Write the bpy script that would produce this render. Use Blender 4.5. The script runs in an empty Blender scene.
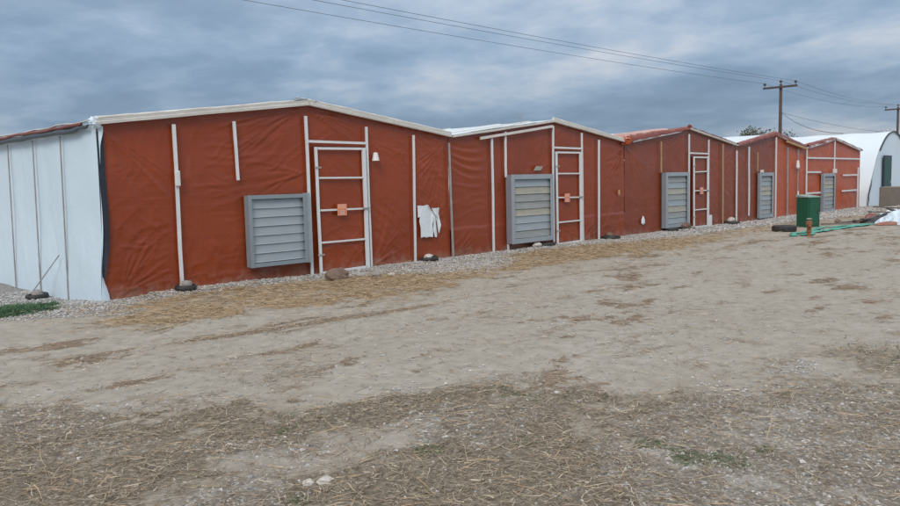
import bpy, math, random
import numpy as np
from mathutils import Matrix, Vector

random.seed(7)
RNG = np.random.default_rng(11)
scene = bpy.context.scene
col = scene.collection

# ------------------------------------------------------------------ camera
CAM = np.array([0.0, -11.21, 1.55])
F_PX, PITCH, ROLL, YAW = 784.86, 0.09031, -0.02451, 0.79121
fw = np.array([math.sin(YAW) * math.cos(PITCH), math.cos(YAW) * math.cos(PITCH), -math.sin(PITCH)])
r0 = np.array([math.cos(YAW), -math.sin(YAW), 0.0])
u0 = np.cross(r0, fw)
cr = r0 * math.cos(ROLL) + u0 * math.sin(ROLL)
cu = -r0 * math.sin(ROLL) + u0 * math.cos(ROLL)
camd = bpy.data.cameras.new('camera')
camd.sensor_width = 36.0
camd.lens = F_PX / 900 * 36
camd.clip_start = 0.05
camd.clip_end = 3000
camo = bpy.data.objects.new('camera', camd)
col.objects.link(camo)
camo.matrix_world = Matrix(((cr[0], cu[0], -fw[0], CAM[0]), (cr[1], cu[1], -fw[1], CAM[1]),
                            (cr[2], cu[2], -fw[2], CAM[2]), (0, 0, 0, 1)))
scene.camera = camo

# ------------------------------------------------------------------ sky, sun, exposure
SUN_EL, SUN_AZ = math.radians(38), math.radians(236)     # azimuth: compass style, from +Y clockwise
world = bpy.data.worlds.new('World')
scene.world = world
world.use_nodes = True
wn, wl = world.node_tree.nodes, world.node_tree.links
wn.clear()


def build_world():
    def N(t, **k):
        n = wn.new(t)
        for a, b in k.items():
            setattr(n, a, b)
        return n

    def math_(op, a, b=None):
        n = N('ShaderNodeMath', operation=op)
        for i, v in enumerate((a, b)):
            if v is None:
                continue
            if isinstance(v, (int, float)):
                n.inputs[i].default_value = v
            else:
                wl.new(v, n.inputs[i])
        return n.outputs[0]
    out = N('ShaderNodeOutputWorld')
    bg = N('ShaderNodeBackground')
    bg.inputs['Strength'].default_value = 0.1
    sky = N('ShaderNodeTexSky', sky_type='NISHITA', sun_disc=False)
    sky.sun_elevation = SUN_EL
    sky.sun_rotation = SUN_AZ
    tc = N('ShaderNodeTexCoord')
    sep = N('ShaderNodeSeparateXYZ')
    wl.new(tc.outputs['Generated'], sep.inputs[0])
    zc = math_('MAXIMUM', sep.outputs[2], 0.0)
    den = math_('ADD', zc, 0.19)
    px = math_('DIVIDE', sep.outputs[0], den)
    py = math_('DIVIDE', sep.outputs[1], den)
    cmb = N('ShaderNodeCombineXYZ')
    wl.new(px, cmb.inputs[0])
    wl.new(py, cmb.inputs[1])
    # rotate so the streaks run across the view
    mp = N('ShaderNodeMapping')
    wl.new(cmb.outputs[0], mp.inputs[0])
    mp.inputs['Rotation'].default_value = (0, 0, math.radians(52))
    mp.inputs['Scale'].default_value = (1.0, 0.85, 1)
    mp.inputs['Location'].default_value = (CLOUD_OFF[0], CLOUD_OFF[1], 0)
    n1 = N('ShaderNodeTexNoise')
    n1.inputs['Scale'].default_value = 0.75
    n1.inputs['Detail'].default_value = 7
    n1.inputs['Roughness'].default_value = 0.52
    n1.inputs['Distortion'].default_value = 0.35
    wl.new(mp.outputs[0], n1.inputs[0])
    n2 = N('ShaderNodeTexNoise')
    n2.inputs['Scale'].default_value = 2.6
    n2.inputs['Detail'].default_value = 6
    n2.inputs['Roughness'].default_value = 0.55
    n2.inputs['Distortion'].default_value = 0.2
    wl.new(mp.outputs[0], n2.inputs[0])
    n3 = N('ShaderNodeTexNoise')
    n3.inputs['Scale'].default_value = 4.6
    n3.inputs['Detail'].default_value = 7
    n3.inputs['Roughness'].default_value = 0.6
    n3.inputs['Distortion'].default_value = 0.5
    wl.new(cmb.outputs[0], n3.inputs[0])
    s = math_('ADD', math_('ADD', math_('MULTIPLY', n1.outputs[0], 0.62), math_('MULTIPLY', n2.outputs[0], 0.30)), math_('MULTIPLY', n3.outputs[0], 0.12))
    s = math_('SUBTRACT', s, 0.02)
    ramp = N('ShaderNodeValToRGB')
    wl.new(s, ramp.inputs[0])
    e = ramp.color_ramp.elements
    e[0].position, e[0].color = 0.36, (1.72, 2.48, 3.58, 1)
    e[1].position, e[1].color = 0.65, (6.0, 6.2, 6.7, 1)
    for p_, c_ in ((0.43, (2.0, 2.88, 4.08, 1)), (0.49, (2.65, 3.60, 4.85, 1)), (0.545, (3.65, 4.45, 5.5, 1)), (0.60, (4.9, 5.3, 5.95, 1))):
        x = e.new(p_)
        x.color = c_
    # an overcast dome: brighter towards the zenith (CIE overcast sky)
    lum = math_('ADD', math_('MULTIPLY', zc, 2.2), 0.86)
    # the high cloud deck is greyer than the blue band low down
    grey = N('ShaderNodeMixRGB')
    wl.new(math_('MINIMUM', math_('MAXIMUM', math_('MULTIPLY', math_('SUBTRACT', zc, 0.16), 1.9), 0.0), 0.9), grey.inputs[0])
    wl.new(ramp.outputs[0], grey.inputs[1])
    bw = N('ShaderNodeRGBToBW')
    wl.new(ramp.outputs[0], bw.inputs[0])
    gt = N('ShaderNodeCombineXYZ')
    for i_, k_ in enumerate((1.06, 1.0, 0.97)):
        wl.new(math_('MULTIPLY', bw.outputs[0], k_), gt.inputs[i_])
    wl.new(gt.outputs[0], grey.inputs[2])
    mul = N('ShaderNodeVectorMath', operation='SCALE')
    wl.new(grey.outputs[0], mul.inputs[0])
    wl.new(lum, mul.inputs['Scale'])
    mix = N('ShaderNodeMixRGB')
    mix.inputs[0].default_value = 0.93
    wl.new(sky.outputs[0], mix.inputs[1])
    wl.new(mul.outputs[0], mix.inputs[2])
    wl.new(mix.outputs[0], bg.inputs[0])
    wl.new(bg.outputs[0], out.inputs[0])


CLOUD_OFF = (-9.0, 4.0)
build_world()
sund = bpy.data.lights.new('sun', 'SUN')
sund.energy = 1.5
sund.angle = math.radians(25)
sund.color = (1.0, 0.955, 0.89)
suno = bpy.data.objects.new('sun', sund)
col.objects.link(suno)
suno.location = (-20, -20, 30)
sd = Vector((math.sin(SUN_AZ) * math.cos(SUN_EL), math.cos(SUN_AZ) * math.cos(SUN_EL), math.sin(SUN_EL)))
suno.rotation_euler = sd.to_track_quat('Z', 'Y').to_euler()
vs = scene.view_settings
vs.view_transform = 'Standard'
vs.look = 'None'
vs.exposure = 0.0
vs.gamma = 1.0
vs.use_curve_mapping = False


# ------------------------------------------------------------------ numpy noise
def _hash(ix, iy, seed):
    h = (ix.astype(np.int64) * 374761393 + iy.astype(np.int64) * 668265263 + seed * 1442695041) & 0xffffffff
    h = ((h ^ (h >> 13)) * 1274126177) & 0xffffffff
    h = (h ^ (h >> 16)) & 0xffff
    return h / 65535.0


def vnoise(x, y, seed=0):
    x = np.asarray(x, float); y = np.asarray(y, float)
    ix, iy = np.floor(x), np.floor(y)
    fx, fy = x - ix, y - iy
    fx = fx * fx * (3 - 2 * fx); fy = fy * fy * (3 - 2 * fy)
    a, b = _hash(ix, iy, seed), _hash(ix + 1, iy, seed)
    c, d = _hash(ix, iy + 1, seed), _hash(ix + 1, iy + 1, seed)
    return (a + (b - a) * fx) * (1 - fy) + (c + (d - c) * fx) * fy


def fbm(x, y, seed=0, o=4):
    v, a, t = 0.0, 0.5, 0.0
    for i in range(o):
        v = v + a * vnoise(np.asarray(x) * 2 ** i + 17.3 * i, np.asarray(y) * 2 ** i + 9.1 * i, seed + i)
        t += a; a *= 0.5
    return v / t


def sstep(a, b, x):
    t = np.clip((np.asarray(x, float) - a) / (b - a), 0, 1)
    return t * t * (3 - 2 * t)


# ------------------------------------------------------------------ materials
def mat(name, color, rough=0.6, var=0.0, vscale=6.0, color2=None, bump=0.0, bscale=40.0, metal=0.0, spec=0.5,
        coat=0.0, stretch=(1, 1, 1), detail=6.0, island=None, transl=0.0, spot=None):
    """Principled material: base colour, a noise blend towards color2, fine relief; island = list of colours picked per loose piece."""
    m = bpy.data.materials.new(name)
    m.use_nodes = True
    n, l = m.node_tree.nodes, m.node_tree.links
    b = n['Principled BSDF']
    b.inputs['Roughness'].default_value = rough
    b.inputs['Metallic'].default_value = metal
    b.inputs['Specular IOR Level'].default_value = spec
    if coat:
        b.inputs['Coat Weight'].default_value = coat
        b.inputs['Coat Roughness'].default_value = 0.3
    tc = n.new('ShaderNodeTexCoord')
    mp = n.new('ShaderNodeMapping')
    mp.inputs['Scale'].default_value = stretch
    l.new(tc.outputs['Object'], mp.inputs[0])
    if island:
        g = n.new('ShaderNodeNewGeometry')
        r = n.new('ShaderNodeValToRGB')
        r.color_ramp.interpolation = 'LINEAR'
        e = r.color_ramp.elements
        e[0].position, e[0].color = 0, (*island[0], 1)
        e[1].position, e[1].color = 1, (*island[-1], 1)
        for i, c in enumerate(island[1:-1]):
            x = e.new((i + 1) / (len(island) - 1))
            x.color = (*c, 1)
        l.new(g.outputs['Random Per Island'], r.inputs[0])
        l.new(r.outputs[0], b.inputs['Base Color'])
        cur = r.outputs[0]
    else:
        b.inputs['Base Color'].default_value = (*color, 1)
        cur = None
    if var > 0:
        t = n.new('ShaderNodeTexNoise')
        t.inputs['Scale'].default_value = vscale
        t.inputs['Detail'].default_value = detail
        t.inputs['Roughness'].default_value = 0.6
        l.new(mp.outputs[0], t.inputs[0])
        rr = n.new('ShaderNodeMapRange')
        rr.inputs[1].default_value = 0.35
        rr.inputs[2].default_value = 0.7
        rr.inputs[3].default_value = 0
        rr.inputs[4].default_value = var
        l.new(t.outputs[0], rr.inputs[0])
        mx = n.new('ShaderNodeMixRGB')
        l.new(rr.outputs[0], mx.inputs[0])
        if cur is None:
            mx.inputs[1].default_value = (*color, 1)
        else:
            l.new(cur, mx.inputs[1])
        c2 = color2 or tuple(c * 0.5 for c in color)
        mx.inputs[2].default_value = (*c2, 1)
        l.new(mx.outputs[0], b.inputs['Base Color'])
        cur = mx.outputs[0]
    if spot:      # (colour, scale, threshold): small dirt spots
        t = n.new('ShaderNodeTexNoise')
        t.inputs['Scale'].default_value = spot[1]
        t.inputs['Detail'].default_value = 8
        t.inputs['Roughness'].default_value = 0.7
        l.new(mp.outputs[0], t.inputs[0])
        rr = n.new('ShaderNodeMapRange')
        rr.inputs[1].default_value = spot[2]
        rr.inputs[2].default_value = spot[2] + 0.08
        l.new(t.outputs[0], rr.inputs[0])
        mx = n.new('ShaderNodeMixRGB')
        l.new(rr.outputs[0], mx.inputs[0])
        l.new(cur, mx.inputs[1])
        mx.inputs[2].default_value = (*spot[0], 1)
        l.new(mx.outputs[0], b.inputs['Base Color'])
    if bump > 0:
        t = n.new('ShaderNodeTexNoise')
        t.inputs['Scale'].default_value = bscale
        t.inputs['Detail'].default_value = 6
        l.new(mp.outputs[0], t.inputs[0])
        bp = n.new('ShaderNodeBump')
        bp.inputs['Strength'].default_value = bump
        bp.inputs['Distance'].default_value = 0.02
        l.new(t.outputs[0], bp.inputs['Height'])
        l.new(bp.outputs[0], b.inputs['Normal'])
    return m


def tarp_mat(name, c, c2, rough=0.27, dust=(0.42, 0.33, 0.27)):
    m = bpy.data.materials.new(name)
    m.use_nodes = True
    n, l = m.node_tree.nodes, m.node_tree.links
    b = n['Principled BSDF']
    tc = n.new('ShaderNodeTexCoord')
    sep = n.new('ShaderNodeSeparateXYZ')
    l.new(tc.outputs['Object'], sep.inputs[0])

    def noise(scale, stretch=(1, 1, 1), detail=5, rough_=0.55):
        mp = n.new('ShaderNodeMapping')
        mp.inputs['Scale'].default_value = stretch
        l.new(tc.outputs['Object'], mp.inputs[0])
        t = n.new('ShaderNodeTexNoise')
        t.inputs['Scale'].default_value = scale
        t.inputs['Detail'].default_value = detail
        t.inputs['Roughness'].default_value = rough_
        l.new(mp.outputs[0], t.inputs[0])
        return t.outputs[0]

    def rng(v, a, b_, c_=0.0, d=1.0):
        r = n.new('ShaderNodeMapRange')
        r.inputs[1].default_value = a; r.inputs[2].default_value = b_
        r.inputs[3].default_value = c_; r.inputs[4].default_value = d
        l.new(v, r.inputs[0])
        return r.outputs[0]

    def mixc(f, a, b_):
        x = n.new('ShaderNodeMixRGB')
        l.new(f, x.inputs[0])
        for i, v in ((1, a), (2, b_)):
            if isinstance(v, tuple):
                x.inputs[i].default_value = (*v, 1)
            else:
                l.new(v, x.inputs[i])
        return x.outputs[0]
    base = mixc(rng(noise(0.8), 0.35, 0.65), c, c2)
    # woven tape lines, faint, running along the cloth
    base = mixc(rng(noise(3.2, (0.08, 1, 9.0), 3), 0.42, 0.72, 0, 0.42), base, tuple(v * 0.66 for v in c))
    base = mixc(rng(noise(2.6, (1, 1, 0.35), 6, 0.65), 0.60, 0.85, 0, 0.12), base, dust)
    # mud splash on the hem, ragged
    zz = n.new('ShaderNodeMath'); zz.operation = 'ADD'
    l.new(sep.outputs[2], zz.inputs[0])
    l.new(rng(noise(5.0, (1, 1, 1), 8, 0.7), 0.3, 0.7, -0.18, 0.18), zz.inputs[1])
    base = mixc(rng(zz.outputs[0], -0.02, 0.20, 0.32, 0.0), base, dust)
    l.new(base, b.inputs['Base Color'])
    l.new(rng(noise(4.0), 0.3, 0.7, rough - 0.08, rough + 0.14), b.inputs['Roughness'])
    b.inputs['Specular IOR Level'].default_value = 0.55
    bp = n.new('ShaderNodeBump')
    bp.inputs['Strength'].default_value = 0.20
    bp.inputs['Distance'].default_value = 0.02
    l.new(noise(11.0, (1, 1, 0.7), 8, 0.65), bp.inputs['Height'])
    l.new(bp.outputs[0], b.inputs['Normal'])
    return m


M = {}
M['tarp1'] = tarp_mat('brick_red_tarp', (0.322, 0.059, 0.016), (0.265, 0.048, 0.015))
M['tarp2'] = tarp_mat('brick_red_tarp_older', (0.308, 0.058, 0.018), (0.250, 0.048, 0.017))
M['tarp3'] = tarp_mat('brown_red_tarp', (0.275, 0.056, 0.020), (0.220, 0.047, 0.019))
M['tarp4'] = tarp_mat('orange_red_tarp', (0.52, 0.098, 0.028), (0.43, 0.080, 0.026))
M['tarp_pink'] = tarp_mat('faded_red_tarp', (0.50, 0.27, 0.23), (0.62, 0.50, 0.47), 0.5)
M['tarp_edge'] = tarp_mat('gathered_red_tarp', (0.20, 0.038, 0.022), (0.27, 0.075, 0.055), 0.4)
M['white_sheet'] = mat('white_plastic_sheet', (0.67, 0.81, 0.91), 0.42, 0.30, 1.3, (0.60, 0.74, 0.85), 0.25, 9, spot=((0.50, 0.55, 0.56), 5.0, 0.70))
M['roof_sheet'] = mat('white_roof_sheet', (0.72, 0.83, 0.90), 0.45, 0.35, 1.1, (0.64, 0.74, 0.81), 0.3, 6, spot=((0.40, 0.38, 0.34), 3.5, 0.70))
M['cream'] = mat('cream_weathered_sheet', (0.74, 0.74, 0.71), 0.6, 0.6, 5, (0.54, 0.52, 0.48), 0.3, 30, stretch=(0.5, 1, 1))
M['batten'] = mat('white_painted_batten', (0.76, 0.81, 0.84), 0.5, 0.45, 7, (0.58, 0.60, 0.61), 0.2, 60, spot=((0.20, 0.15, 0.11), 14, 0.67))
M['batten_grey'] = mat('grey_weathered_batten', (0.42, 0.41, 0.39), 0.65, 0.6, 8, (0.22, 0.19, 0.17), 0.2, 60)
M['batten_brown'] = mat('thin_brown_batten', (0.40, 0.38, 0.38), 0.65, 0.7, 5, (0.20, 0.15, 0.13), 0.2, 60)
M['lumber'] = mat('raw_pine_lumber', (0.50, 0.34, 0.17), 0.65, 0.6, 9, (0.33, 0.20, 0.09), 0.25, 40, stretch=(4, 4, 0.5))
M['steel'] = mat('blue_grey_galvanised_steel', (0.31, 0.37, 0.41), 0.45, 0.5, 6, (0.22, 0.27, 0.30), 0.1, 50, metal=0.25, spot=((0.30, 0.27, 0.23), 9, 0.68))
M['steel_light'] = mat('pale_galvanised_steel', (0.40, 0.46, 0.51), 0.42, 0.5, 6, (0.30, 0.35, 0.39), 0.1, 50, metal=0.25)
M['steel_mauve'] = mat('weathered_steel_flank', (0.30, 0.31, 0.36), 0.5, 0.5, 6, (0.22, 0.23, 0.27), 0.1, 50, metal=0.2)
M['slat_blue'] = mat('blue_grey_shutter_slat', (0.40, 0.46, 0.50), 0.42, 0.45, 5, (0.30, 0.355, 0.39), 0.12, 40, metal=0.2, stretch=(0.5, 1, 3))
M['slat_dust'] = mat('dusty_beige_shutter_slat', (0.45, 0.44, 0.37), 0.6, 0.7, 6, (0.28, 0.30, 0.29), 0.15, 40, stretch=(0.6, 1, 3))
M['slat_grey'] = mat('dull_grey_shutter_slat', (0.36, 0.39, 0.39), 0.55, 0.7, 7, (0.23, 0.25, 0.25), 0.2, 40, stretch=(0.6, 1, 3))
M['dark'] = mat('dark_recess_metal', (0.05, 0.055, 0.06), 0.7)
M['rubber'] = mat('black_rubber', (0.022, 0.022, 0.024), 0.6, 0.5, 9, (0.06, 0.055, 0.05), 0.3, 40)
M['navy'] = mat('dark_navy_plastic', (0.022, 0.030, 0.048), 0.4, 0.4, 6, (0.05, 0.06, 0.08), 0.3, 20)
M['roll'] = mat('slate_blue_rolled_sheet', (0.055, 0.070, 0.092), 0.5, 0.6, 5, (0.13, 0.15, 0.18), 0.4, 25)
M['silver'] = mat('crumpled_silver_sheet', (0.55, 0.62, 0.66), 0.32, 0.6, 14, (0.30, 0.36, 0.40), 0.5, 30, metal=0.3)
M['stone'] = mat('grey_field_stone', (0.34, 0.32, 0.29), 0.85, 0.6, 9, (0.20, 0.185, 0.165), 0.7, 35)
M['boulder'] = mat('reddish_brown_boulder', (0.175, 0.115, 0.085), 0.85, 0.7, 6, (0.26, 0.195, 0.155), 0.8, 25)
M['pale_stone'] = mat('pale_limestone', (0.60, 0.58, 0.54), 0.8, 0.5, 12, (0.40, 0.37, 0.33), 0.6, 40)
M['green_paint'] = mat('dark_green_painted_steel', (0.010, 0.098, 0.052), 0.45, 0.5, 4, (0.018, 0.075, 0.045), 0.1, 30, spot=((0.10, 0.12, 0.09), 10, 0.70))
M['green_lid'] = mat('faded_grey_green_lid', (0.26, 0.36, 0.32), 0.5, 0.6, 6, (0.17, 0.26, 0.22), 0.2, 30)
M['rust'] = mat('orange_rust', (0.30, 0.13, 0.055), 0.8, 0.7, 12, (0.17, 0.075, 0.04), 0.6, 40)
M['hose'] = mat('turquoise_hose', (0.035, 0.36, 0.27), 0.45, 0.5, 5, (0.10, 0.42, 0.34), 0.3, 30)
M['concrete'] = mat('old_concrete', (0.22, 0.20, 0.175), 0.9, 0.7, 3, (0.15, 0.135, 0.115), 0.7, 22)
M['wood_old'] = mat('weathered_grey_plank', (0.20, 0.185, 0.17), 0.8, 0.7, 8, (0.11, 0.095, 0.085), 0.4, 30, stretch=(0.4, 4, 4))
M['wood_dark'] = mat('dark_wet_plank', (0.075, 0.065, 0.062), 0.75, 0.7, 8, (0.14, 0.12, 0.11), 0.4, 30, stretch=(0.4, 4, 4))
M['pole'] = mat('dark_creosoted_pole', (0.075, 0.052, 0.045), 0.8, 0.6, 7, (0.12, 0.09, 0.08), 0.4, 30, stretch=(3, 3, 0.3))
M['insul'] = mat('dark_glazed_insulator', (0.03, 0.024, 0.024), 0.3)
M['wire'] = mat('dark_wire', (0.10, 0.11, 0.13), 0.6)
M['teal_door'] = mat('dark_teal_door_paint', (0.020, 0.080, 0.075), 0.5, 0.5, 5, (0.035, 0.10, 0.095), 0.15, 30)
M['bark'] = mat('grey_bark', (0.12, 0.10, 0.08), 0.9, 0.6, 10, None, 0.5, 30)
M['leaf'] = mat('hazed_olive_leaves', (0.07, 0.09, 0.05), 0.7, island=[(0.09, 0.105, 0.075), (0.13, 0.14, 0.10), (0.17, 0.165, 0.12)])  # olive lightened and greyed: distance haze is mixed into the leaf colours
M['gravel'] = mat('mixed_gravel', (0.4, 0.4, 0.4), 0.85, 0.25, 60, (0.30, 0.295, 0.285), island=[(0.27, 0.27, 0.265), (0.42, 0.42, 0.415), (0.52, 0.53, 0.53), (0.39, 0.365, 0.335), (0.72, 0.72, 0.71)])
M['straw'] = mat('golden_straw', (0.4, 0.3, 0.2), 0.75, island=[(0.26, 0.190, 0.112), (0.41, 0.308, 0.190), (0.49, 0.378, 0.240), (0.34, 0.252, 0.160), (0.57, 0.48, 0.345)])
M['litter'] = mat('dry_brown_weed_litter', (0.3, 0.25, 0.2), 0.8, island=[(0.13, 0.102, 0.075), (0.26, 0.212, 0.155), (0.36, 0.300, 0.225), (0.20, 0.155, 0.115), (0.64, 0.57, 0.44), (0.27, 0.195, 0.145), (0.48, 0.42, 0.325)])
M['grass'] = mat('low_green_weed', (0.08, 0.12, 0.05), 0.7, island=[(0.045, 0.085, 0.030), (0.075, 0.125, 0.045), (0.12, 0.135, 0.06)])
M['grass_bright'] = mat('fresh_green_grass', (0.05, 0.13, 0.05), 0.65, island=[(0.025, 0.085, 0.035), (0.045, 0.125, 0.050), (0.075, 0.135, 0.055)])
M['pvc'] = mat('white_pvc', (0.78, 0.79, 0.79), 0.35, 0.3, 12, (0.6, 0.6, 0.58))
M['paper'] = mat('torn_white_plastic', (0.78, 0.85, 0.90), 0.45, 0.35, 8, (0.64, 0.72, 0.78), 0.3, 25)


def notice_mat():
    """orange printed notice: pale rim, darker frame, greyish block in the middle (no readable words in the photograph)"""
    m = mat('orange_notice_paper', (0.62, 0.24, 0.15), 0.6)
    n, l = m.node_tree.nodes, m.node_tree.links
    b = n['Principled BSDF']
    tc = n.new('ShaderNodeTexCoord')
    sp = n.new('ShaderNodeSeparateXYZ')
    l.new(tc.outputs['Generated'], sp.inputs[0])

    def win(o, a, b_):
        g = n.new('ShaderNodeMath'); g.operation = 'GREATER_THAN'; g.inputs[1].default_value = a
        s = n.new('ShaderNodeMath'); s.operation = 'LESS_THAN'; s.inputs[1].default_value = b_
        l.new(o, g.inputs[0]); l.new(o, s.inputs[0])
        x = n.new('ShaderNodeMath'); x.operation = 'MULTIPLY'
        l.new(g.outputs[0], x.inputs[0]); l.new(s.outputs[0], x.inputs[1])
        return x.outputs[0]

    def rect(x0, x1, z0, z1, colr, prev):
        x = n.new('ShaderNodeMath'); x.operation = 'MULTIPLY'
        l.new(win(sp.outputs[0], x0, x1), x.inputs[0]); l.new(win(sp.outputs[2], z0, z1), x.inputs[1])
        mx = n.new('ShaderNodeMixRGB')
        l.new(x.outputs[0], mx.inputs[0])
        if isinstance(prev, tuple):
            mx.inputs[1].default_value = (*prev, 1)
        else:
            l.new(prev, mx.inputs[1])
        mx.inputs[2].default_value = (*colr, 1)
        return mx.outputs[0]
    c = rect(0.10, 0.92, 0.10, 0.58, (0.80, 0.20, 0.05), (0.82, 0.36, 0.26))
    c = rect(0.12, 0.9, 0.66, 0.72, (0.72, 0.40, 0.20), c)
    c = rect(0.24, 0.78, 0.13, 0.50, (0.60, 0.42, 0.40), c)
    c = rect(0.34, 0.68, 0.30, 0.36, (0.42, 0.30, 0.34), c)
    c = rect(0.30, 0.72, 0.18, 0.24, (0.62, 0.50, 0.46), c)
    l.new(c, b.inputs['Base Color'])
    return m


M['notice'] = notice_mat()


# ------------------------------------------------------------------ object helpers
def link(o, parent=None):
    col.objects.link(o)
    if parent is not None:
        o.parent = parent
    return o


def tag(o, label=None, cat=None, group=None, kind=None):
    if label: o['label'] = label
    if cat: o['category'] = cat
    if group: o['group'] = group
    if kind: o['kind'] = kind
    return o


def empty(name, loc, label, cat, group=None, rz=0.0):
    e = bpy.data.objects.new(name, None)
    e.empty_display_size = 0.2
    e.location = loc
    e.rotation_euler = (0, 0, rz)
    col.objects.link(e)
    return tag(e, label, cat, group)


def np_mesh(name, V, Fq, smooth=False):
    """V (n,3); Fq (m,3 or 4) int array"""
    V = np.ascontiguousarray(V, np.float32); Fq = np.ascontiguousarray(Fq, np.int32)
    me = bpy.data.meshes.new(name)
    k = Fq.shape[1]
    me.vertices.add(len(V)); me.vertices.foreach_set('co', V.ravel())
    me.loops.add(Fq.size); me.loops.foreach_set('vertex_index', Fq.ravel())
    me.polygons.add(len(Fq))
    me.polygons.foreach_set('loop_start', np.arange(0, Fq.size, k, dtype=np.int32))
    me.update(calc_edges=True)
    me.polygons.foreach_set('use_smooth', np.full(len(Fq), smooth, dtype=bool))
    me.validate()
    return me


def grid_faces(nu, nv):
    i = np.arange(nu - 1)[:, None] * nv + np.arange(nv - 1)[None, :]
    i = i.ravel()
    return np.stack([i, i + nv, i + nv + 1, i + 1], 1)


class MB:
    """collects shapes into one mesh (world coordinates; origin is handled on build)"""
    def __init__(s):
        s.v, s.f = [], []

    def add(s, V, Fs):
        o = len(s.v)
        s.v += [tuple(map(float, p)) for p in V]
        s.f += [tuple(i + o for i in f) for f in Fs]
        return s

    def box(s, a, b, R=None, c=None):
        (x0, y0, z0), (x1, y1, z1) = a, b
        V = [(x0, y0, z0), (x1, y0, z0), (x1, y1, z0), (x0, y1, z0), (x0, y0, z1), (x1, y0, z1), (x1, y1, z1), (x0, y1, z1)]
        if R is not None:
            V = [tuple(R @ Vector(p) + Vector(c or (0, 0, 0))) for p in V]
        return s.add(V, [(0, 3, 2, 1), (4, 5, 6, 7), (0, 1, 5, 4), (1, 2, 6, 5), (2, 3, 7, 6), (3, 0, 4, 7)])

    def bar(s, p, q, w, t, up=(0, -1, 0)):
        """straight bar from p to q, w across, t thick in direction up"""
        p, q, up = Vector(p), Vector(q), Vector(up)
        d = (q - p).normalized()
        sd_ = d.cross(up).normalized()
        n = sd_.cross(d).normalized()
        V = []
        for e in (p, q):
            for a, b in ((-1, -1), (1, -1), (1, 1), (-1, 1)):
                V.append(tuple(e + sd_ * a * w / 2 + n * b * t / 2))
        return s.add(V, [(0, 3, 2, 1), (4, 5, 6, 7), (0, 1, 5, 4), (1, 2, 6, 5), (2, 3, 7, 6), (3, 0, 4, 7)])

    def tube(s, pts, rad, n=8, cap=True, lump=0.0, seed=0, flat=(1, 1)):
        pts = [Vector(p) for p in pts]
        V, Fs = [], []
        for i, p in enumerate(pts):
            a = pts[max(i - 1, 0)]; b = pts[min(i + 1, len(pts) - 1)]
            d = (b - a).normalized()
            up = Vector((0, 0, 1)) if abs(d.z) < 0.9 else Vector((0, 1, 0))
            sx = d.cross(up).normalized(); sy = sx.cross(d).normalized()
            r = rad(i / (len(pts) - 1)) if callable(rad) else rad
            for k in range(n):
                t = 2 * math.pi * k / n
                rr = r
                if lump:
                    rr = r * (1 + lump * (2 * float(vnoise(i * 0.6 + seed, k * 0.9 + seed, 5)) - 1))
                V.append(p + sx * math.cos(t) * rr * flat[0] + sy * math.sin(t) * rr * flat[1])
        for i in range(len(pts) - 1):
            for k in range(n):
                Fs.append((i * n + k, i * n + (k + 1) % n, (i + 1) * n + (k + 1) % n, (i + 1) * n + k))
        if cap:
            Fs.append(tuple(range(n - 1, -1, -1)))
            Fs.append(tuple(range((len(pts) - 1) * n, len(pts) * n)))
        return s.add(V, Fs)

    def lathe(s, prof, n=16, c=(0, 0, 0), sx=1.0, sy=1.0):
        V, Fs = [], []
        for r, z in prof:
            for k in range(n):
                t = 2 * math.pi * k / n
                V.append((c[0] + r * math.cos(t) * sx, c[1] + r * math.sin(t) * sy, c[2] + z))
        for i in range(len(prof) - 1):
            for k in range(n):
                Fs.append((i * n + k, i * n + (k + 1) % n, (i + 1) * n + (k + 1) % n, (i + 1) * n + k))
        Fs.append(tuple(range(n - 1, -1, -1)))
        Fs.append(tuple(range((len(prof) - 1) * n, len(prof) * n)))
        return s.add(V, Fs)

    def poly(s, pts, thick, n=(0, 1, 0)):
        """flat outline with thickness along n"""
        k = len(pts); n = Vector(n)
        V = [Vector(p) for p in pts] + [Vector(p) + n * thick for p in pts]
        Fs = [tuple(range(k)), tuple(range(2 * k - 1, k - 1, -1))]
        for i in range(k):
            Fs.append((i, i + k, (i + 1) % k + k, (i + 1) % k))
        return s.add(V, Fs)

    def build(s, name, material, parent=None, smooth=False, bevel=0.0, origin=None):
        pw = parent_world(parent)
        o = Vector(origin) if origin is not None else pw
        me = bpy.data.meshes.new(name)
        me.from_pydata([tuple(Vector(p) - o) for p in s.v], [], s.f)
        me.update()
        import bmesh
        bm = bmesh.new(); bm.from_mesh(me)
        bmesh.ops.recalc_face_normals(bm, faces=bm.faces)
        if bevel:
            bmesh.ops.bevel(bm, geom=list(bm.edges), offset=bevel, segments=2, affect='EDGES', profile=0.5)
        bm.to_mesh(me); bm.free()
        for p in me.polygons:
            p.use_smooth = smooth
        me.materials.append(M[material])
        ob = bpy.data.objects.new(name, me)
        link(ob, parent)
        ob.location = o - pw
        return ob


def parent_world(p):
    v = Vector((0, 0, 0))
    while p is not None:
        v += p.location
        p = p.parent
    return v


def sheet(name, P, material, parent, smooth=True, solid=0.0):
    """grid of points P (nu,nv,3) in world coordinates -> one mesh under parent"""
    nu, nv = P.shape[:2]
    o = np.array(parent_world(parent))
    me = np_mesh(name, P.reshape(-1, 3) - o, grid_faces(nu, nv), smooth)
    me.materials.append(M[material])
    ob = bpy.data.objects.new(name, me)
    link(ob, parent)
    if solid:
        md = ob.modifiers.new('thickness', 'SOLIDIFY')
        md.thickness = solid
        md.offset = 0
    return ob


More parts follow.
